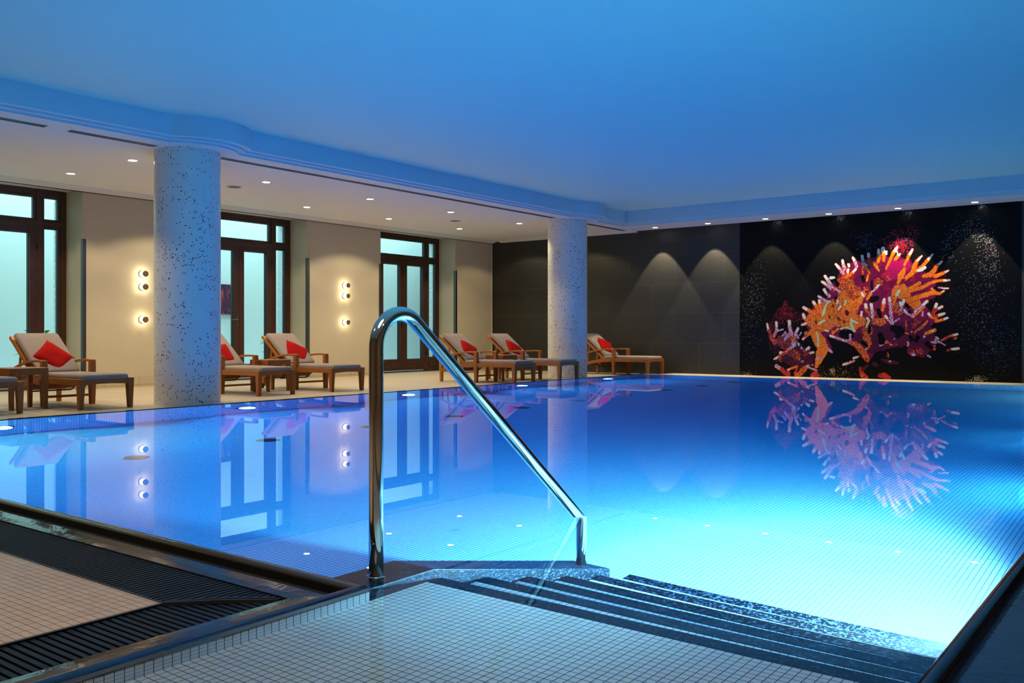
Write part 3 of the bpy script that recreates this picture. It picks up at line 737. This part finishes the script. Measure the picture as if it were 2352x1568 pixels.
stroke([(2036,578,6),(2036,582,6)], 'W'); B('O', [(2061,567,5),(2053,579,8),(2044,598,6),(2035,618,4)], .7); B('O', [(2067,583,4),(2061,590,8),(2056,596,6)], .4); stroke([(2060,577,3),(2062,584,3)], 'W')
B('O', [(2096,573,4),(2088,586,7),(2083,598,6),(2077,609,5)], .75); B('O', [(2118,587,3),(2106,599,7),(2100,612,10),(2096,626,11),(2078,641,8)], .85)
B('O', [(2142,584,4),(2130,598,7),(2118,612,7),(2104,622,9)], .75); stroke([(2125,614,7),(2118,618,9),(2110,621,8)], 'W')
B('O', [(2164,600,4),(2152,610,7),(2146,620,10),(2138,630,12),(2122,634,8)], .6); B('O', [(2178,621,4),(2164,628,7),(2148,634,10)], .4); B('O', [(2181,643,4),(2166,644,6),(2150,645,6),(2134,651,8),(2118,660,9),(2090,668,9)], .8)
B('P', [(2178,662,3),(2168,662,4),(2156,660,3)], .9); B('O', [(2168,668,3),(2158,674,6),(2142,672,11),(2118,679,11),(2086,690,12)], .4); stroke([(2112,650,9),(2090,662,8)], 'O'); stroke([(2140,663,6),(2146,668,6)], 'O')
stroke([(2077,617,8),(2070,632,15),(2063,650,6)], 'O'); stroke([(2078,641,4),(2066,653,4)], 'M')
B('O', [(2065,668,8),(2058,680,7),(2052,698,7)], .75, 'L'); B('P', [(2019,654,5),(2010,664,5),(1998,673,4)], .6); stroke([(1982,676,7),(1977,694,8)], 'O'); stroke([(1999,676,8),(1992,686,7)], 'O'); stroke([(1979,672,5),(1984,680,4)], 'W')
stroke([(1984,606,5),(1990,614,8),(1998,628,4)], 'O'); stroke([(2006,602,6),(2012,610,8),(2019,622,4)], 'O'); stroke([(1982,612,4),(1982,630,5)], 'S'); stroke([(1985,605,5),(1990,609,5)], 'W'); stroke([(1994,632,4),(1991,644,5)], 'O')
B('O', [(2031,688,7),(2029,700,8),(2027,712,6)], .6); B('P', [(2043,684,6),(2045,700,7),(2047,724,7),(2049,743,7)], .4); B('P', [(2034,726,6),(2040,734,6),(2048,743,5)], .5); stroke([(2066,731,4),(2056,737,3),(2050,742,4)], 'P')
B('P', [(2076,689,7),(2072,700,6),(2069,712,6)], .6); stroke([(2067,694,6),(2070,700,6)], 'W'); B('S', [(1988,699,7),(1990,708,7),(1992,716,5)], .6); B('P', [(2001,698,6),(2003,712,6),(2004,728,7)], .7); B('O', [(1979,716,5),(1978,728,6),(1976,738,6)], .7)
stroke([(2122,704,6),(2110,716,6),(2098,728,5)], 'O'); B('P', [(2129,692,7),(2118,702,6),(2106,710,6),(2096,727,5)], .7); B('P', [(2077,712,5),(2084,720,5),(2092,724,4)], .6); stroke([(2085,706,7)], 'W')
B('R', [(2151,698,7),(2148,708,7),(2142,722,8)], .7); B('R', [(2163,704,6),(2154,709,6),(2146,716,6)], .8); B('R', [(2168,720,6),(2156,724,7),(2142,730,6)], .9); B('O', [(2176,730,5),(2164,734,6),(2150,738,6)], .5); B('O', [(2133,720,6),(2138,728,6),(2150,732,5)], .5)
stroke([(2120,716,5),(2119,724,6)], 'P'); stroke([(2081,737,4),(2082,756,3)], 'S'); stroke([(2130,736,7),(2118,751,6),(2101,763,5)], 'S', .8); stroke([(2147,757,9),(2136,762,9),(2126,766,7)], 'O', .8); stroke([(2143,760,6)], 'W', .6)
B('T', [(2199,767,5),(2184,771,5),(2162,781,4)], .55); stroke([(2196,776,6),(2190,778,4)], 'S'); B('T', [(2201,800,6),(2184,802,6),(2176,806,4)], .8); stroke([(2154,784,5),(2164,788,4),(2171,793,3)], 'P'); stroke([(2140,785,5),(2150,787,6)], 'P'); stroke([(2150,774,4),(2156,778,4)], 'P'); stroke([(2123,773,7)], 'P'); stroke([(2149,780,6)], 'P'); stroke([(2147,794,7),(2146,802,7)], 'T')
stroke([(2097,814,8),(2100,815,6)], 'P'); stroke([(2132,817,5),(2137,820,4)], 'P'); stroke([(2084,785,3),(2087,790,4),(2083,796,3)], 'P'); stroke([(2094,762,5)], 'P'); stroke([(2086,766,3),(2080,764,3)], 'O')
stroke([(2022,793,5),(2028,790,4)], 'P'); stroke([(2030,789,5),(2038,784,6),(2046,792,5),(2060,790,3)], 'S', .8); stroke([(2054,778,4)], 'P')
# openings showing black behind
for pts in ([(1937,768,22),(1950,768,24)], [(2022,768,12),(2026,784,16)], [(2018,712,10),(2022,728,8)], [(2052,754,16),(2066,760,24),(2062,772,12)], [(1997,752,8),(1996,762,8)], [(1919,644,9),(1924,654,9)], [(1981,636,9),(1984,646,8)], [(2004,688,16),(2014,684,12)], [(2108,775,12),(2104,782,9)], [(2092,774,9),(2094,780,9)], [(2080,798,10),(2070,810,14)], [(2130,790,14),(2138,797,10)], [(2002,646,6),(2003,664,6)], [(1920,684,7)], [(1982,786,9),(1992,794,7)], [(2082,700,9),(2086,706,8)], [(2090,716,8)]):
    stroke(pts, 'K')
# front ridges and stems
B('P', [(1907,771,5),(1920,775,5),(1936,781,5),(1950,784,6)], .6); stroke([(1950,784,9),(1964,790,13),(1976,800,16),(1986,814,17),(1992,826,12)], 'S', .9); stroke([(1953,768,5),(1952,782,6)], 'P')
stroke([(1955,732,4),(1956,748,6),(1963,760,6)], 'L'); stroke([(1931,755,4),(1946,751,4),(1962,759,5)], 'L'); stroke([(1956,734,4),(1968,741,6)], 'L'); stroke([(1897,700,4),(1893,714,6),(1889,725,4)], 'L'); stroke([(1905,692,5),(1899,698,4)], 'L'); stroke([(1894,735,5),(1880,744,4)], 'L')
stroke([(1925,755,6),(1914,764,4)], 'O'); stroke([(1912,760,5),(1912,770,4)], 'O'); stroke([(1995,800,5),(1998,788,8),(1994,776,10)], 'S'); stroke([(1990,801,6)], 'P'); stroke([(1992,730,5),(1996,736,6),(1990,750,4)], 'L')
stroke([(1866,762,16),(1876,772,24),(1884,786,28),(1890,800,26)], 'O', .94); stroke([(1890,800,24),(1886,812,24),(1880,828,16),(1875,842,8)], 'O', .94); stroke([(1890,792,14),(1900,800,8),(1910,808,6)], 'O'); stroke([(1900,800,5),(1911,809,5)], 'P'); stroke([(1876,764,4),(1879,778,5),(1880,794,5)], 'L', .8); stroke([(1880,820,12)], 'P', .7); stroke([(1852,764,8),(1850,776,5)], 'S')
# small coral on the left
poly([(1776,784),(1790,770),(1806,768),(1828,772),(1834,786),(1845,796),(1866,806),(1872,826),(1862,846),(1832,850),(1812,838),(1794,826),(1780,832),(1786,818),(1804,808),(1808,798),(1792,798)], 'D', .85)
poly([(1776,784),(1790,770),(1810,776),(1826,800),(1840,812),(1830,830),(1808,812),(1790,796)], 'T', .45)
B('T', [(1762,744,4),(1765,758,5),(1772,776,6),(1779,788,6)], .7); B('P', [(1783,740,5),(1784,756,5),(1778,772,5)], .5); stroke([(1798,756,4),(1786,760,4)], 'P'); B('P', [(1813,738,7),(1814,752,7),(1818,768,9)], .35); B('P', [(1833,754,5),(1828,764,5),(1826,772,4)], .6); stroke([(1840,764,3),(1836,770,3)], 'P'); stroke([(1804,764,6),(1798,770,5)], 'P')
stroke([(1816,764,9),(1808,772,9),(1803,780,5)], 'P', .9); stroke([(1822,777,15)], 'S', .8); stroke([(1822,788,10),(1826,784,8)], 'P', .8); stroke([(1826,792,6),(1818,798,6),(1810,802,5)], 'P'); stroke([(1830,768,4),(1834,776,4)], 'P'); stroke([(1834,790,7)], 'W', .8); stroke([(1841,799,7)], 'P'); B('T', [(1858,798,6),(1852,803,5),(1846,806,4)], .9); B('T', [(1868,809,5),(1858,811,4),(1848,814,4)], .6)
B('O', [(1793,810,7),(1800,811,6),(1808,806,4)], .6); B('T', [(1779,824,4),(1790,818,5),(1804,810,4)], .7); stroke([(1790,820,9),(1794,828,8)], 'S', .5); stroke([(1832,812,10),(1834,824,8)], 'S', .5); B('R', [(1784,841,9),(1795,848,8),(1806,858,9)], .5, 'P'); stroke([(1810,856,10),(1812,862,8)], 'R'); B('O', [(1810,849,4),(1820,845,4),(1830,842,5)], .4); stroke([(1842,830,5),(1846,829,4)], 'P')
stroke([(1830,862,10),(1840,856,12),(1848,846,12),(1856,840,7)], 'S'); stroke([(1826,856,6),(1830,848,4)], 'R'); stroke([(1852,840,4),(1864,846,5),(1876,850,4)], 'P'); stroke([(1868,862,14),(1874,856,10),(1876,864,12)], 'R'); stroke([(1866,866,8)], 'O'); stroke([(1866,838,5)], 'P')
# bits at the waterline
stroke([(1976,846,8),(1980,858,12),(1986,868,16)], 'R', .9); stroke([(1980,862,8)], 'O', .6); stroke([(1992,840,8),(1982,848,8)], 'D', .9); stroke([(2008,836,12),(2014,838,8)], 'D', .9); stroke([(2022,862,12),(2030,862,14),(2040,868,14)], 'R', .9); stroke([(2026,826,6),(2044,831,12),(2062,833,6)], 'D', .9); stroke([(2044,830,5)], 'P'); stroke([(2038,812,6),(2040,818,6)], 'S', .4)
B('P', [(1961,822,5),(1968,820,4),(1972,818,3)], .9); B('P', [(1937,837,5),(1948,834,5),(1962,828,3)], .7)
specks(150, lambda: (g_(1918,26), 858+g_(0,9)), [(150,130,100),(120,30,30),(170,150,120)]); specks(60, lambda: (g_(1912,3.2), 852+g_(0,3)), [(180,150,110)])
bm = bm_new()
box(bm, WX, WX+.2, MY0, MY1, ZD, ZS+.05, 0)
mur_faces = []
colL = bm.loops.layers.float_color.new('tile')
uvL = bm.loops.layers.uv.verify()
xs = WX-.0012; gsz = CELL*.46
for (iy, iz), c in grid.items():
    y, z = MY0+(iy+.5)*CELL, MZ0+(iz+.5)*CELL
    f = bm.faces.new([bm.verts.new(p) for p in ((xs,y+gsz,z-gsz),(xs,y-gsz,z-gsz),(xs,y-gsz,z+gsz),(xs,y+gsz,z+gsz))])
    f.material_index = 1; k = srgb(*c)
    for l in f.loops: l[colL] = k
bm.normal_update()
for f in bm.faces:
    n = f.normal; ax = max(range(3), key=lambda k: abs(n[k]))
    for l in f.loops:
        q = l.vert.co; l[uvL].uv = (q.y, q.z) if ax == 0 else ((q.x, q.z) if ax == 1 else (q.x, q.y))
me = bpy.data.meshes.new('coral_mosaic'); bm.to_mesh(me); bm.free()
me.materials.append(M['blackmos']); me.materials.append(M['mural'])
mo = bpy.data.objects.new('coral_mosaic', me); C.objects.link(mo)
tag(mo, 'black glass mosaic panel picturing a red and orange branching coral', 'mosaic', kind='thing')
# ------------------------------------------------------------------ loungers
HW, AY, RY = .308, .846, 1.660
def lounger(label, loc, rz, wheels=False):
    t = thing('sun_lounger', label, 'sun lounger', loc, rz, 'wicker sun loungers along the far deck')
    for s in (-1, 1):
        bm = bm_new(); taper(bm, s*HW, 0, 0, .362, .026, .026, .040, .040, dx=s*.004, dy=-.0)
        obj('front_leg', bm, M['wick'], t, bevel=.006)
        bm = bm_new(); taper(bm, s*HW, AY, 0, .30, .030, .026, .038, .036); taper(bm, s*HW, AY, .30, .565, .038, .036, .033, .033)
        obj('arm_post', bm, M['wick'], t, bevel=.005)
        bm = bm_new(); taper(bm, s*HW, RY, .0 if not wheels else .035, .43, .024, .026, .026, .03)
        rl = obj('rear_leg', bm, M['wickdark'], t, bevel=.005)
        if wheels:
            bm = bm_new(); Mx = Matrix.Translation((s*HW+s*.034, RY, .042)) @ Matrix.Rotation(PI/2, 4, 'Y')
            lathe(bm, [(.03,-.016),(.042,-.012),(.042,.012),(.03,.016)], 24, Mx); obj('wheel', bm, M['black'], rl)
        # side rail : straight, then arching down to the rear leg
        bm = bm_new(); path = [(s*HW,.03,.325),(s*HW,.45,.325),(s*HW,AY,.322)]
        for k in range(1, 9):
            a = k/8; path.append((s*HW, AY+(RY-AY)*a, .322-.115*a*a))
        sweep(bm, path, rect(.05,.072), side=(1,0,0)); obj('side_rail', bm, M['wick'], t, bevel=.005)
        # bowed arm
        bm = bm_new(); path = [(s*HW,AY-.035,.552),(s*HW,AY+.05,.556)]
        for k in range(1, 11):
            a = k/10; path.append((s*HW, AY+.05+(RY-AY-.05)*a, .556-.135*a**1.9+.012*math.sin(PI*a)))
        sweep(bm, path, rect(.046,.03), side=(1,0,0)); obj('armrest', bm, M['wickdark'], t, bevel=.006)
    # front apron, slightly arched underneath
    bm = bm_new(); n = 10
    for k in range(n):
        xa, xb = -HW+2*HW*k/n, -HW+2*HW*(k+1)/n
        za = .285+.016*math.sin(PI*k/n); zb_ = .285+.016*math.sin(PI*(k+1)/n)
        hexa(bm, [(xa,-.028,za),(xb,-.028,zb_),(xb,.028,zb_),(xa,.028,za)], [(xa,-.028,.36),(xb,-.028,.36),(xb,.028,.36),(xa,.028,.36)])
    obj('front_rail', bm, M['wick'], t)
    bm = bm_new(); box(bm, -HW, HW, AY-.014, AY+.014, .105, .135); obj('stretcher', bm, M['wickdark'], t, bevel=.004)
    bm = bm_new(); box(bm, -HW+.02, HW-.02, .02, 1.18, .318, .335); obj('seat_deck', bm, M['wick'], t)
    bm = bm_new(); box(bm, -HW+.03, HW-.03, 1.20, 1.23, .20, .26); obj('cross_rail', bm, M['wickdark'], t, bevel=.004)
    bm = bm_new(); box(bm, -HW+.03, HW-.03, RY-.02, RY+.02, .18, .24); obj('cross_rail', bm, M['wickdark'], t, bevel=.004)
    bm = bm_new()
    sweep(bm, [(-.275,1.1,.29),(-.275,1.25,.185),(-.265,1.29,.17),(.265,1.29,.17),(.275,1.25,.185),(.275,1.1,.29)], circ(.009,8), up=Vector((.1,.2,1)))
    obj('support_bar', bm, M['metaldark'], t)
    # reclining back : gently curved woven frame
    A = math.radians(43); cy, sy = math.cos(A), math.sin(A); hy, hz = 1.12, .335
    path = []
    for k in range(9):
        u = .80*k/8; bow = .045*(u/.8)**2
        path.append((0, hy+u*cy+bow*sy*.9, hz+u*sy-bow*cy*.9))
    bm = bm_new(); sweep(bm, path, rect(.55,.03), side=(1,0,0)); bk = obj('backrest', bm, M['wick'], t, bevel=.006)
    for s in (-1, 1):
        bm = bm_new(); sweep(bm, [(p[0]+s*.28,p[1],p[2]) for p in path], rect(.034,.045), side=(1,0,0)); obj('back_rail', bm, M['wickdark'], bk, bevel=.005)
        bm = bm_new(); sweep(bm, [(s*.262,hy+.52*cy,hz+.52*sy-.02),(s*.262,1.56,.25)], rect(.02,.03), side=(1,0,0)); obj('back_prop', bm, M['wickdark'], bk)
    # cushions
    bm = bm_new(); sphere_box(bm, .575, 1.17, .075, .034, Matrix.Translation((0,.555,.375)))
    obj('seat_cushion', bm, M['cushion'], t, smooth=True)
    bm = bm_new(); Mb = Matrix.Translation((0, hy-.025+.36*cy, hz+.075+.36*sy)) @ Matrix.Rotation(A, 4, 'X')
    sphere_box(bm, .565, .76, .078, .036, Mb); 
    bmesh.ops.subdivide_edges(bm, edges=[e for e in bm.edges if e.calc_length() > .3], cuts=6, use_grid_fill=True)
    for v in bm.verts:
        u = (v.co.y-hy)*cy+(v.co.z-hz)*sy; q = max(0, u)/.8; b_ = .04*q*q
        v.co.y += b_*sy; v.co.z -= b_*cy
    obj('back_cushion', bm, M['cushion'], t, smooth=True)
    return t
def pillow(label, lx, rz, tilt, spin, off, up=0.0):
    """soft square pillow leaning on the reclined back; lx = lounger location/rotation"""
    bm = bm_new(); n = 14; w = .40
    g0, g1 = {}, {}
    for i in range(n+1):
        for j in range(n+1):
            u, v = i/n*2-1, j/n*2-1
            pin = 1-.07*(1-u*u)*(abs(v)**3) ; pinv = 1-.07*(1-v*v)*(abs(u)**3)
            hgt = .066*((1-u**4)*(1-v**4))**.55
            wr = .006*math.sin(5*u+3*v)*(1-abs(u))*(1-abs(v))
            x, y = u*w/2*pinv, v*w/2*pin
            g0[i,j] = bm.verts.new((x,y,hgt+wr))
            g1[i,j] = g0[i,j] if i in (0,n) or j in (0,n) else bm.verts.new((x,y,-hgt))
    for i in range(n):
        for j in range(n):
            bm.faces.new((g0[i,j],g0[i+1,j],g0[i+1,j+1],g0[i,j+1]))
            q = (g1[i,j],g1[i,j+1],g1[i+1,j+1],g1[i+1,j])
            if len(set(q)) == 4: bm.faces.new(q)
    o = obj('red_pillow', bm, M['red'], smooth=True)
    L, lr = lx
    R = Matrix.Rotation(lr, 4, 'Z')
    loc = Matrix.Translation(L) @ R @ Matrix.Translation(off)
    o.matrix_world = loc @ Matrix.Rotation(rz, 4, 'Z') @ Matrix.Rotation(tilt, 4, 'X') @ Matrix.Rotation(spin, 4, 'Z')
    return tag(o, label, 'pillow', 'red pillows on the loungers')
LG = [((4.45,10.54,ZD), 0.0, 'wicker sun lounger cut off by the left edge, only its foot end showing', False, None),
      ((5.70,10.42,ZD), .026, 'wicker sun lounger in front of the leftmost glazed door, left of the nearer pillar', False, 'red pillow standing on its corner on the lounger left of the nearer pillar'),
      ((8.46,10.74,ZD), .03, 'wicker sun lounger half hidden behind the nearer mosaic pillar', False, 'red pillow half hidden by the nearer mosaic pillar'),
      ((9.75,10.64,ZD), .0, 'wicker sun lounger on small wheels in front of the middle glazed door', True, 'red pillow tilted on the wheeled lounger before the middle glazed door'),
      ((13.20,9.74,ZD), .05, 'wicker sun lounger crossed by the pool handrail', False, 'red pillow on the lounger that the handrail crosses'),
      ((14.42,9.59,ZD), .03, 'wicker sun lounger with its foot end in front of the farther pillar', False, 'red pillow on the lounger just left of the farther pillar'),
      ((17.46,9.37,ZD), -.02, 'wicker sun lounger against the dark slate wall, right of the farther pillar', False, 'red pillow on the lounger against the dark slate wall')]
PT = {1:(.30,.74,(0.02,1.26,.59)), 2:(.1,.1,(-.02,1.25,.57)), 3:(.25,-.55,(.04,1.26,.575)), 4:(.3,-.60,(.02,1.25,.57)), 5:(.3,-.60,(-.02,1.25,.57)), 6:(.3,-.50,(.0,1.25,.605))}
for i, (loc, rz, lab, wh, plab) in enumerate(LG):
    lounger(lab, loc, rz, wh)
    if plab:
        yaw, spin, off = PT[i]
        pillow(plab, (Vector(loc), rz), 0.0, math.radians(52), spin, off)
# side tables
def side_table(label, loc):
    t = thing('side_table', label, 'side table', loc, 0, 'square wicker side tables between loungers'); h = .222
    bm = bm_new(); box(bm, -h, h, -h, h, .41, .492); obj('table_top', bm, M['wick'], t, bevel=.008)
    for sx in (-1, 1):
        for sy_ in (-1, 1):
            bm = bm_new(); taper(bm, sx*(h-.028), sy_*(h-.028), 0, .41, .022, .022, .028, .028); obj('leg', bm, M['wick'], t, bevel=.004)
side_table('square wicker side table between the two leftmost loungers', (5.065,11.18,ZD))
side_table('square wicker side table between the pillar-hidden lounger and the wheeled lounger', (9.045,11.62,ZD))
side_table('square wicker side table between the two loungers left of the farther pillar', (13.79,10.72,ZD))
# wall sockets near the corner
for y_, x_, lab in ((WY, 17.40, 'small dark wall socket near the room corner, left of the pair'), (WY, 17.53, 'small dark wall socket near the room corner, right of the pair')):
    bm = bm_new(); box(bm, x_-.045, x_+.045, WY-.012, WY, .28, .37); tag(obj('wall_socket', bm, M['black'], bevel=.004), lab, 'wall socket', 'wall sockets')
# ------------------------------------------------------------------ handrail
bm = bm_new(); YR = 2.32; xv = 2.264
path = [(xv,YR,-.02)] + [(xv,YR,z) for z in (.2,.4,.6,.74)]
import itertools
# crown: arc tangent to the vertical post and to the descending leg
ang = math.radians(38.5); R = .122; cx_, cz_ = xv+R, .802
for k in range(0, 17):
    a = PI - (PI/2+ang)*k/16
    path.append((cx_+R*math.cos(a), YR, cz_+R*math.sin(a)))
pe = path[-1]; d = (math.cos(ang), -math.sin(ang))
end = (3.575, -.005)
L = (end[0]-pe[0])
for k in range(1, 7): path.append((pe[0]+L*k/6, YR, pe[2]+(end[1]-pe[2])*k/6))
path += [(3.592,YR,-.024),(3.600,YR,-.05),(3.601,YR,-.09),(3.601,YR,-.3),(3.601,YR,-.6),(3.601,YR,zt+sl*(3.601-xm)+.0)]
sweep(bm, path, circ(.0262,28), side=None, up=Vector((0,1,0)))
hr = obj('pool_handrail', bm, M['steel'], smooth=True, uv=False)
tag(hr, 'polished steel tube handrail bending down into the pool beside the entry steps', 'handrail')
bm = bm_new(); lathe(bm, [(.036,0),(.036,.008),(.026,.012)], 28, Matrix.Translation((xv,YR,zt))); obj('base_flange', bm, M['steel'], hr, smooth=False)
# ------------------------------------------------------------------ lamps
def add_light(name, typ, loc, energy, col, direction=(0,0,-1), **k):
    l = bpy.data.lights.new(name, typ); l.energy = energy; l.color = col
    for a, v in k.items(): setattr(l, a, v)
    o = bpy.data.objects.new(name, l); C.objects.link(o); o.location = loc
    o.rotation_euler = Vector(direction).to_track_quat('-Z', 'Y').to_euler()
    return o
WARM = (1,.80,.49)
DLX = [6.60, 8.78, 10.96, 13.07, 15.26]
def downlight(label, x, y, group, warm=True):
    t = thing('downlight', label, 'ceiling spotlight', (x, y, ZS), 0, group)
    bm = bm_new(); lathe(bm, [(.050,-.001),(.068,-.006),(.072,-.001)], 28); obj('trim_ring', bm, M['white'] if warm else M['black'], t)
    bm = bm_new(); lathe(bm, [(.0,-.0035),(.056,-.0035)], 28, caps=False); obj('lamp_lens', bm, M['lamp'] if warm else M['lampw'], t)
    return t
wherex = ['left of the nearer pillar','just right of the nearer pillar','above the middle glazed door','left of the farthest glazed door','nearest the dark wall']
for i, x in enumerate(DLX):
    downlight(['ceiling spotlight just left of the nearer pillar, row nearer the pool','ceiling spotlight just right of the nearer pillar, row nearer the pool','third spotlight from the left in the soffit row nearer the pool','fourth spotlight from the left in the soffit row nearer the pool','rightmost spotlight in the soffit row nearer the pool, left of the farther pillar'][i], x, 11.38, 'warm spotlights in the soffit')
    if i != 1:
        downlight(['ceiling spotlight above the leftmost glazed door, row nearer the doors','','ceiling spotlight above the middle glazed door, row nearer the doors','ceiling spotlight just left of the farthest glazed door, row nearer the doors','ceiling spotlight right of the round speaker, rightmost of the row nearer the doors'][i], x, 13.03, 'warm spotlights in the soffit')
for x in [4.45] + DLX + [17.2]:  # pair at the dark wall has no fixtures, added to brighten the wall end
    for y in (11.38, 13.03):
        add_light('soffit_spot', 'SPOT', (x, y, ZS-.02), 105 if x < 17 else 38, WARM, spot_size=math.radians(132), spot_blend=.25, shadow_soft_size=.05)
SPY = [9.47, 8.23, 6.98, 5.71, 4.44, 3.155]
wl = ['wall spotlight above the dark slate tiles, leftmost of the row of six','wall spotlight above the slate tiles, second from the left in the row of six','wall spotlight above the left end of the coral mosaic','wall spotlight above the left half of the coral, fourth of the row of six','wall spotlight above the right half of the coral, fifth of the row of six','rightmost wall spotlight, above the empty right end of the mosaic']
for k, y in enumerate(SPY):
    downlight(wl[k], 17.66, y, 'row of spotlights along the dark wall', False)
    add_light('wall_spot', 'SPOT', (17.66, y, ZS-.015), 240, (1,.88,.62), direction=(.02,0,-1), spot_size=math.radians(66), spot_blend=.12, shadow_soft_size=.02)
# round ceiling speakers
for x, y, lab in ((8.76,12.15,'round ceiling speaker just right of the nearer pillar'),(14.13,12.18,'round ceiling speaker above the farthest glazed door')):
    t = thing('ceiling_speaker', lab, 'ceiling speaker', (x, y, ZS), 0, 'round ceiling speakers')
    bm = bm_new(); lathe(bm, [(.10,-.001),(.122,-.008),(.126,-.001)], 32); obj('speaker_rim', bm, M['white'], t)
    bm = bm_new(); lathe(bm, [(.0,-.006),(.101,-.005)], 32, caps=False); obj('speaker_grille', bm, plain('grille', srgb(120,112,102), .7), t)
# cylinder wall lamps
for gx, place in ((8.45,'just left of the nearer pillar'),(13.02,'left of the farthest glazed door')):
    for z, pos in ((1.868,'top'),(1.648,'middle'),(1.095,'bottom')):
        t = thing('wall_lamp', 'glowing cylinder wall lamp, %s of three, %s' % (pos, place), 'wall lamp', (gx, WY, z), 0, 'cylinder wall lamps '+place)
        Mr = Matrix.Rotation(PI/2, 4, 'X')
        bm = bm_new(); lathe(bm, [(.058,0),(.058,.012),(.050,.016)], 28, Mr); obj('base_ring', bm, M['brushed'], t)
        bm = bm_new(); lathe(bm, [(.049,.014),(.049,.112)], 28, Mr, caps=False); obj('glass_shade', bm, M['sconce'], t)
        bm = bm_new(); lathe(bm, [(.052,.110),(.052,.128),(.045,.133)], 28, Mr); obj('end_cap', bm, M['cap'], t)
# underwater lamps
PLX = [4.07, 6.96, 9.82, 12.66, 15.52]
PLP = [260, 140, 110, 100, 110]; PRP = [1200, 50, 40, 45, 140]
nmF = ['underwater lamp in the far pool wall at the left edge of the view','underwater lamp in the far pool wall below the pillar-hidden lounger','underwater lamp in the far pool wall just right of the handrail post','underwater lamp in the far pool wall below the handrail-crossed lounger','underwater lamp in the far pool wall below the lounger at the slate wall']
def pool_lamp(label, x, y, z, s):
    t = thing('pool_lamp', label, 'underwater lamp', (x, y, z), 0 if s < 0 else PI, 'underwater lamps along the pool walls')
    Mr = Matrix.Rotation(PI/2, 4, 'X')
    bm = bm_new(); lathe(bm, [(.10,.002),(.145,.012),(.150,0)], 36, Mr); obj('lamp_rim', bm, M['slot'], t)
    bm = bm_new(); lathe(bm, [(0,.010),(.10,.008)], 36, Mr, caps=False); obj('lamp_lens', bm, M['poollamp'], t)
for k, x in enumerate(PLX):
    pool_lamp(nmF[k], x, Y1, -.72, -1)
    add_light('pool_light_far', 'SPOT', (x, Y1-.05, -.72), PLP[k]*PG, PCF if k else (.25,.85,1), direction=(0,-1,-.18), spot_size=math.radians(165), spot_blend=.6, shadow_soft_size=.09)
    add_light('pool_light_right', 'SPOT', (x, Y0+.05, -.72), PRP[k]*PG, PCR if k in (0,4) else (.1,.6,1), direction=(0,1,-.18), spot_size=math.radians(165), spot_blend=.6, shadow_soft_size=.09)
# return inlets on the pool floor
for k in range(10):
    x = 4.164+1.3665*k
    t = thing('floor_inlet', 'round inlet fitting in the long row on the pool floor', 'pool inlet', (x, 7.14, ZB), 0, 'row of inlets on the pool floor')
    bm = bm_new(); lathe(bm, [(.0,.012),(.09,.012),(.11,.004),(.115,0)], 28, caps=False); obj('cover_plate', bm, M['metaldark'] if k else M['brushed'], t)
# light well daylight
l = add_light('lightwell_light', 'AREA', (7.5, 15.95, 5.0), LW, (.54,.93,1.0), shape='RECTANGLE', size=23.0, size_y=1.6)
# unseen near-side lamps above and behind the viewpoint, added to light floor and entry
NS = {(-.2,4.4):190, (.6,7.2):60, (2.0,-1.2):50}
for x, y in ((-.2,4.4),(.6,7.2),(2.0,-1.2)):
    add_light('near_spot', 'SPOT', (x, y, ZC-.02), NS[(x,y)], WARM, spot_size=math.radians(120), spot_blend=.4, shadow_soft_size=.06)
add_light('entry_fill_light', 'AREA', (.9, 1.4, ZC-.01), 70, (1,.80,.56), shape='DISK', size=1.5)  # unseen panel added to brighten the shallow platform, no such lamp known
# ------------------------------------------------------------------ world, camera, view
w = bpy.data.worlds.new('World'); bpy.context.scene.world = w; w.use_nodes = True
w.node_tree.nodes['Background'].inputs[0].default_value = (.02,.03,.05,1); w.node_tree.nodes['Background'].inputs[1].default_value = .3
cd = bpy.data.cameras.new('camera'); co = bpy.data.objects.new('camera', cd); C.objects.link(co)
co.location = CAM; co.rotation_euler = (PI/2, 0, math.atan2(-.7968, .6043))
cd.sensor_width = 36; cd.lens = FPX/2352*36; cd.shift_y = -17/2352; cd.clip_start = .05; cd.clip_end = 200
sc = bpy.context.scene; sc.camera = co
sc.view_settings.view_transform = 'Standard'; sc.view_settings.look = 'None'; sc.view_settings.exposure = EXPO
sc.cycles.max_bounces = 8; sc.cycles.diffuse_bounces = 3; sc.cycles.glossy_bounces = 4; sc.cycles.adaptive_threshold = .03; sc.cycles.transmission_bounces = 6
sc.cycles.sample_clamp_indirect = 6.0; sc.cycles.use_denoising = True
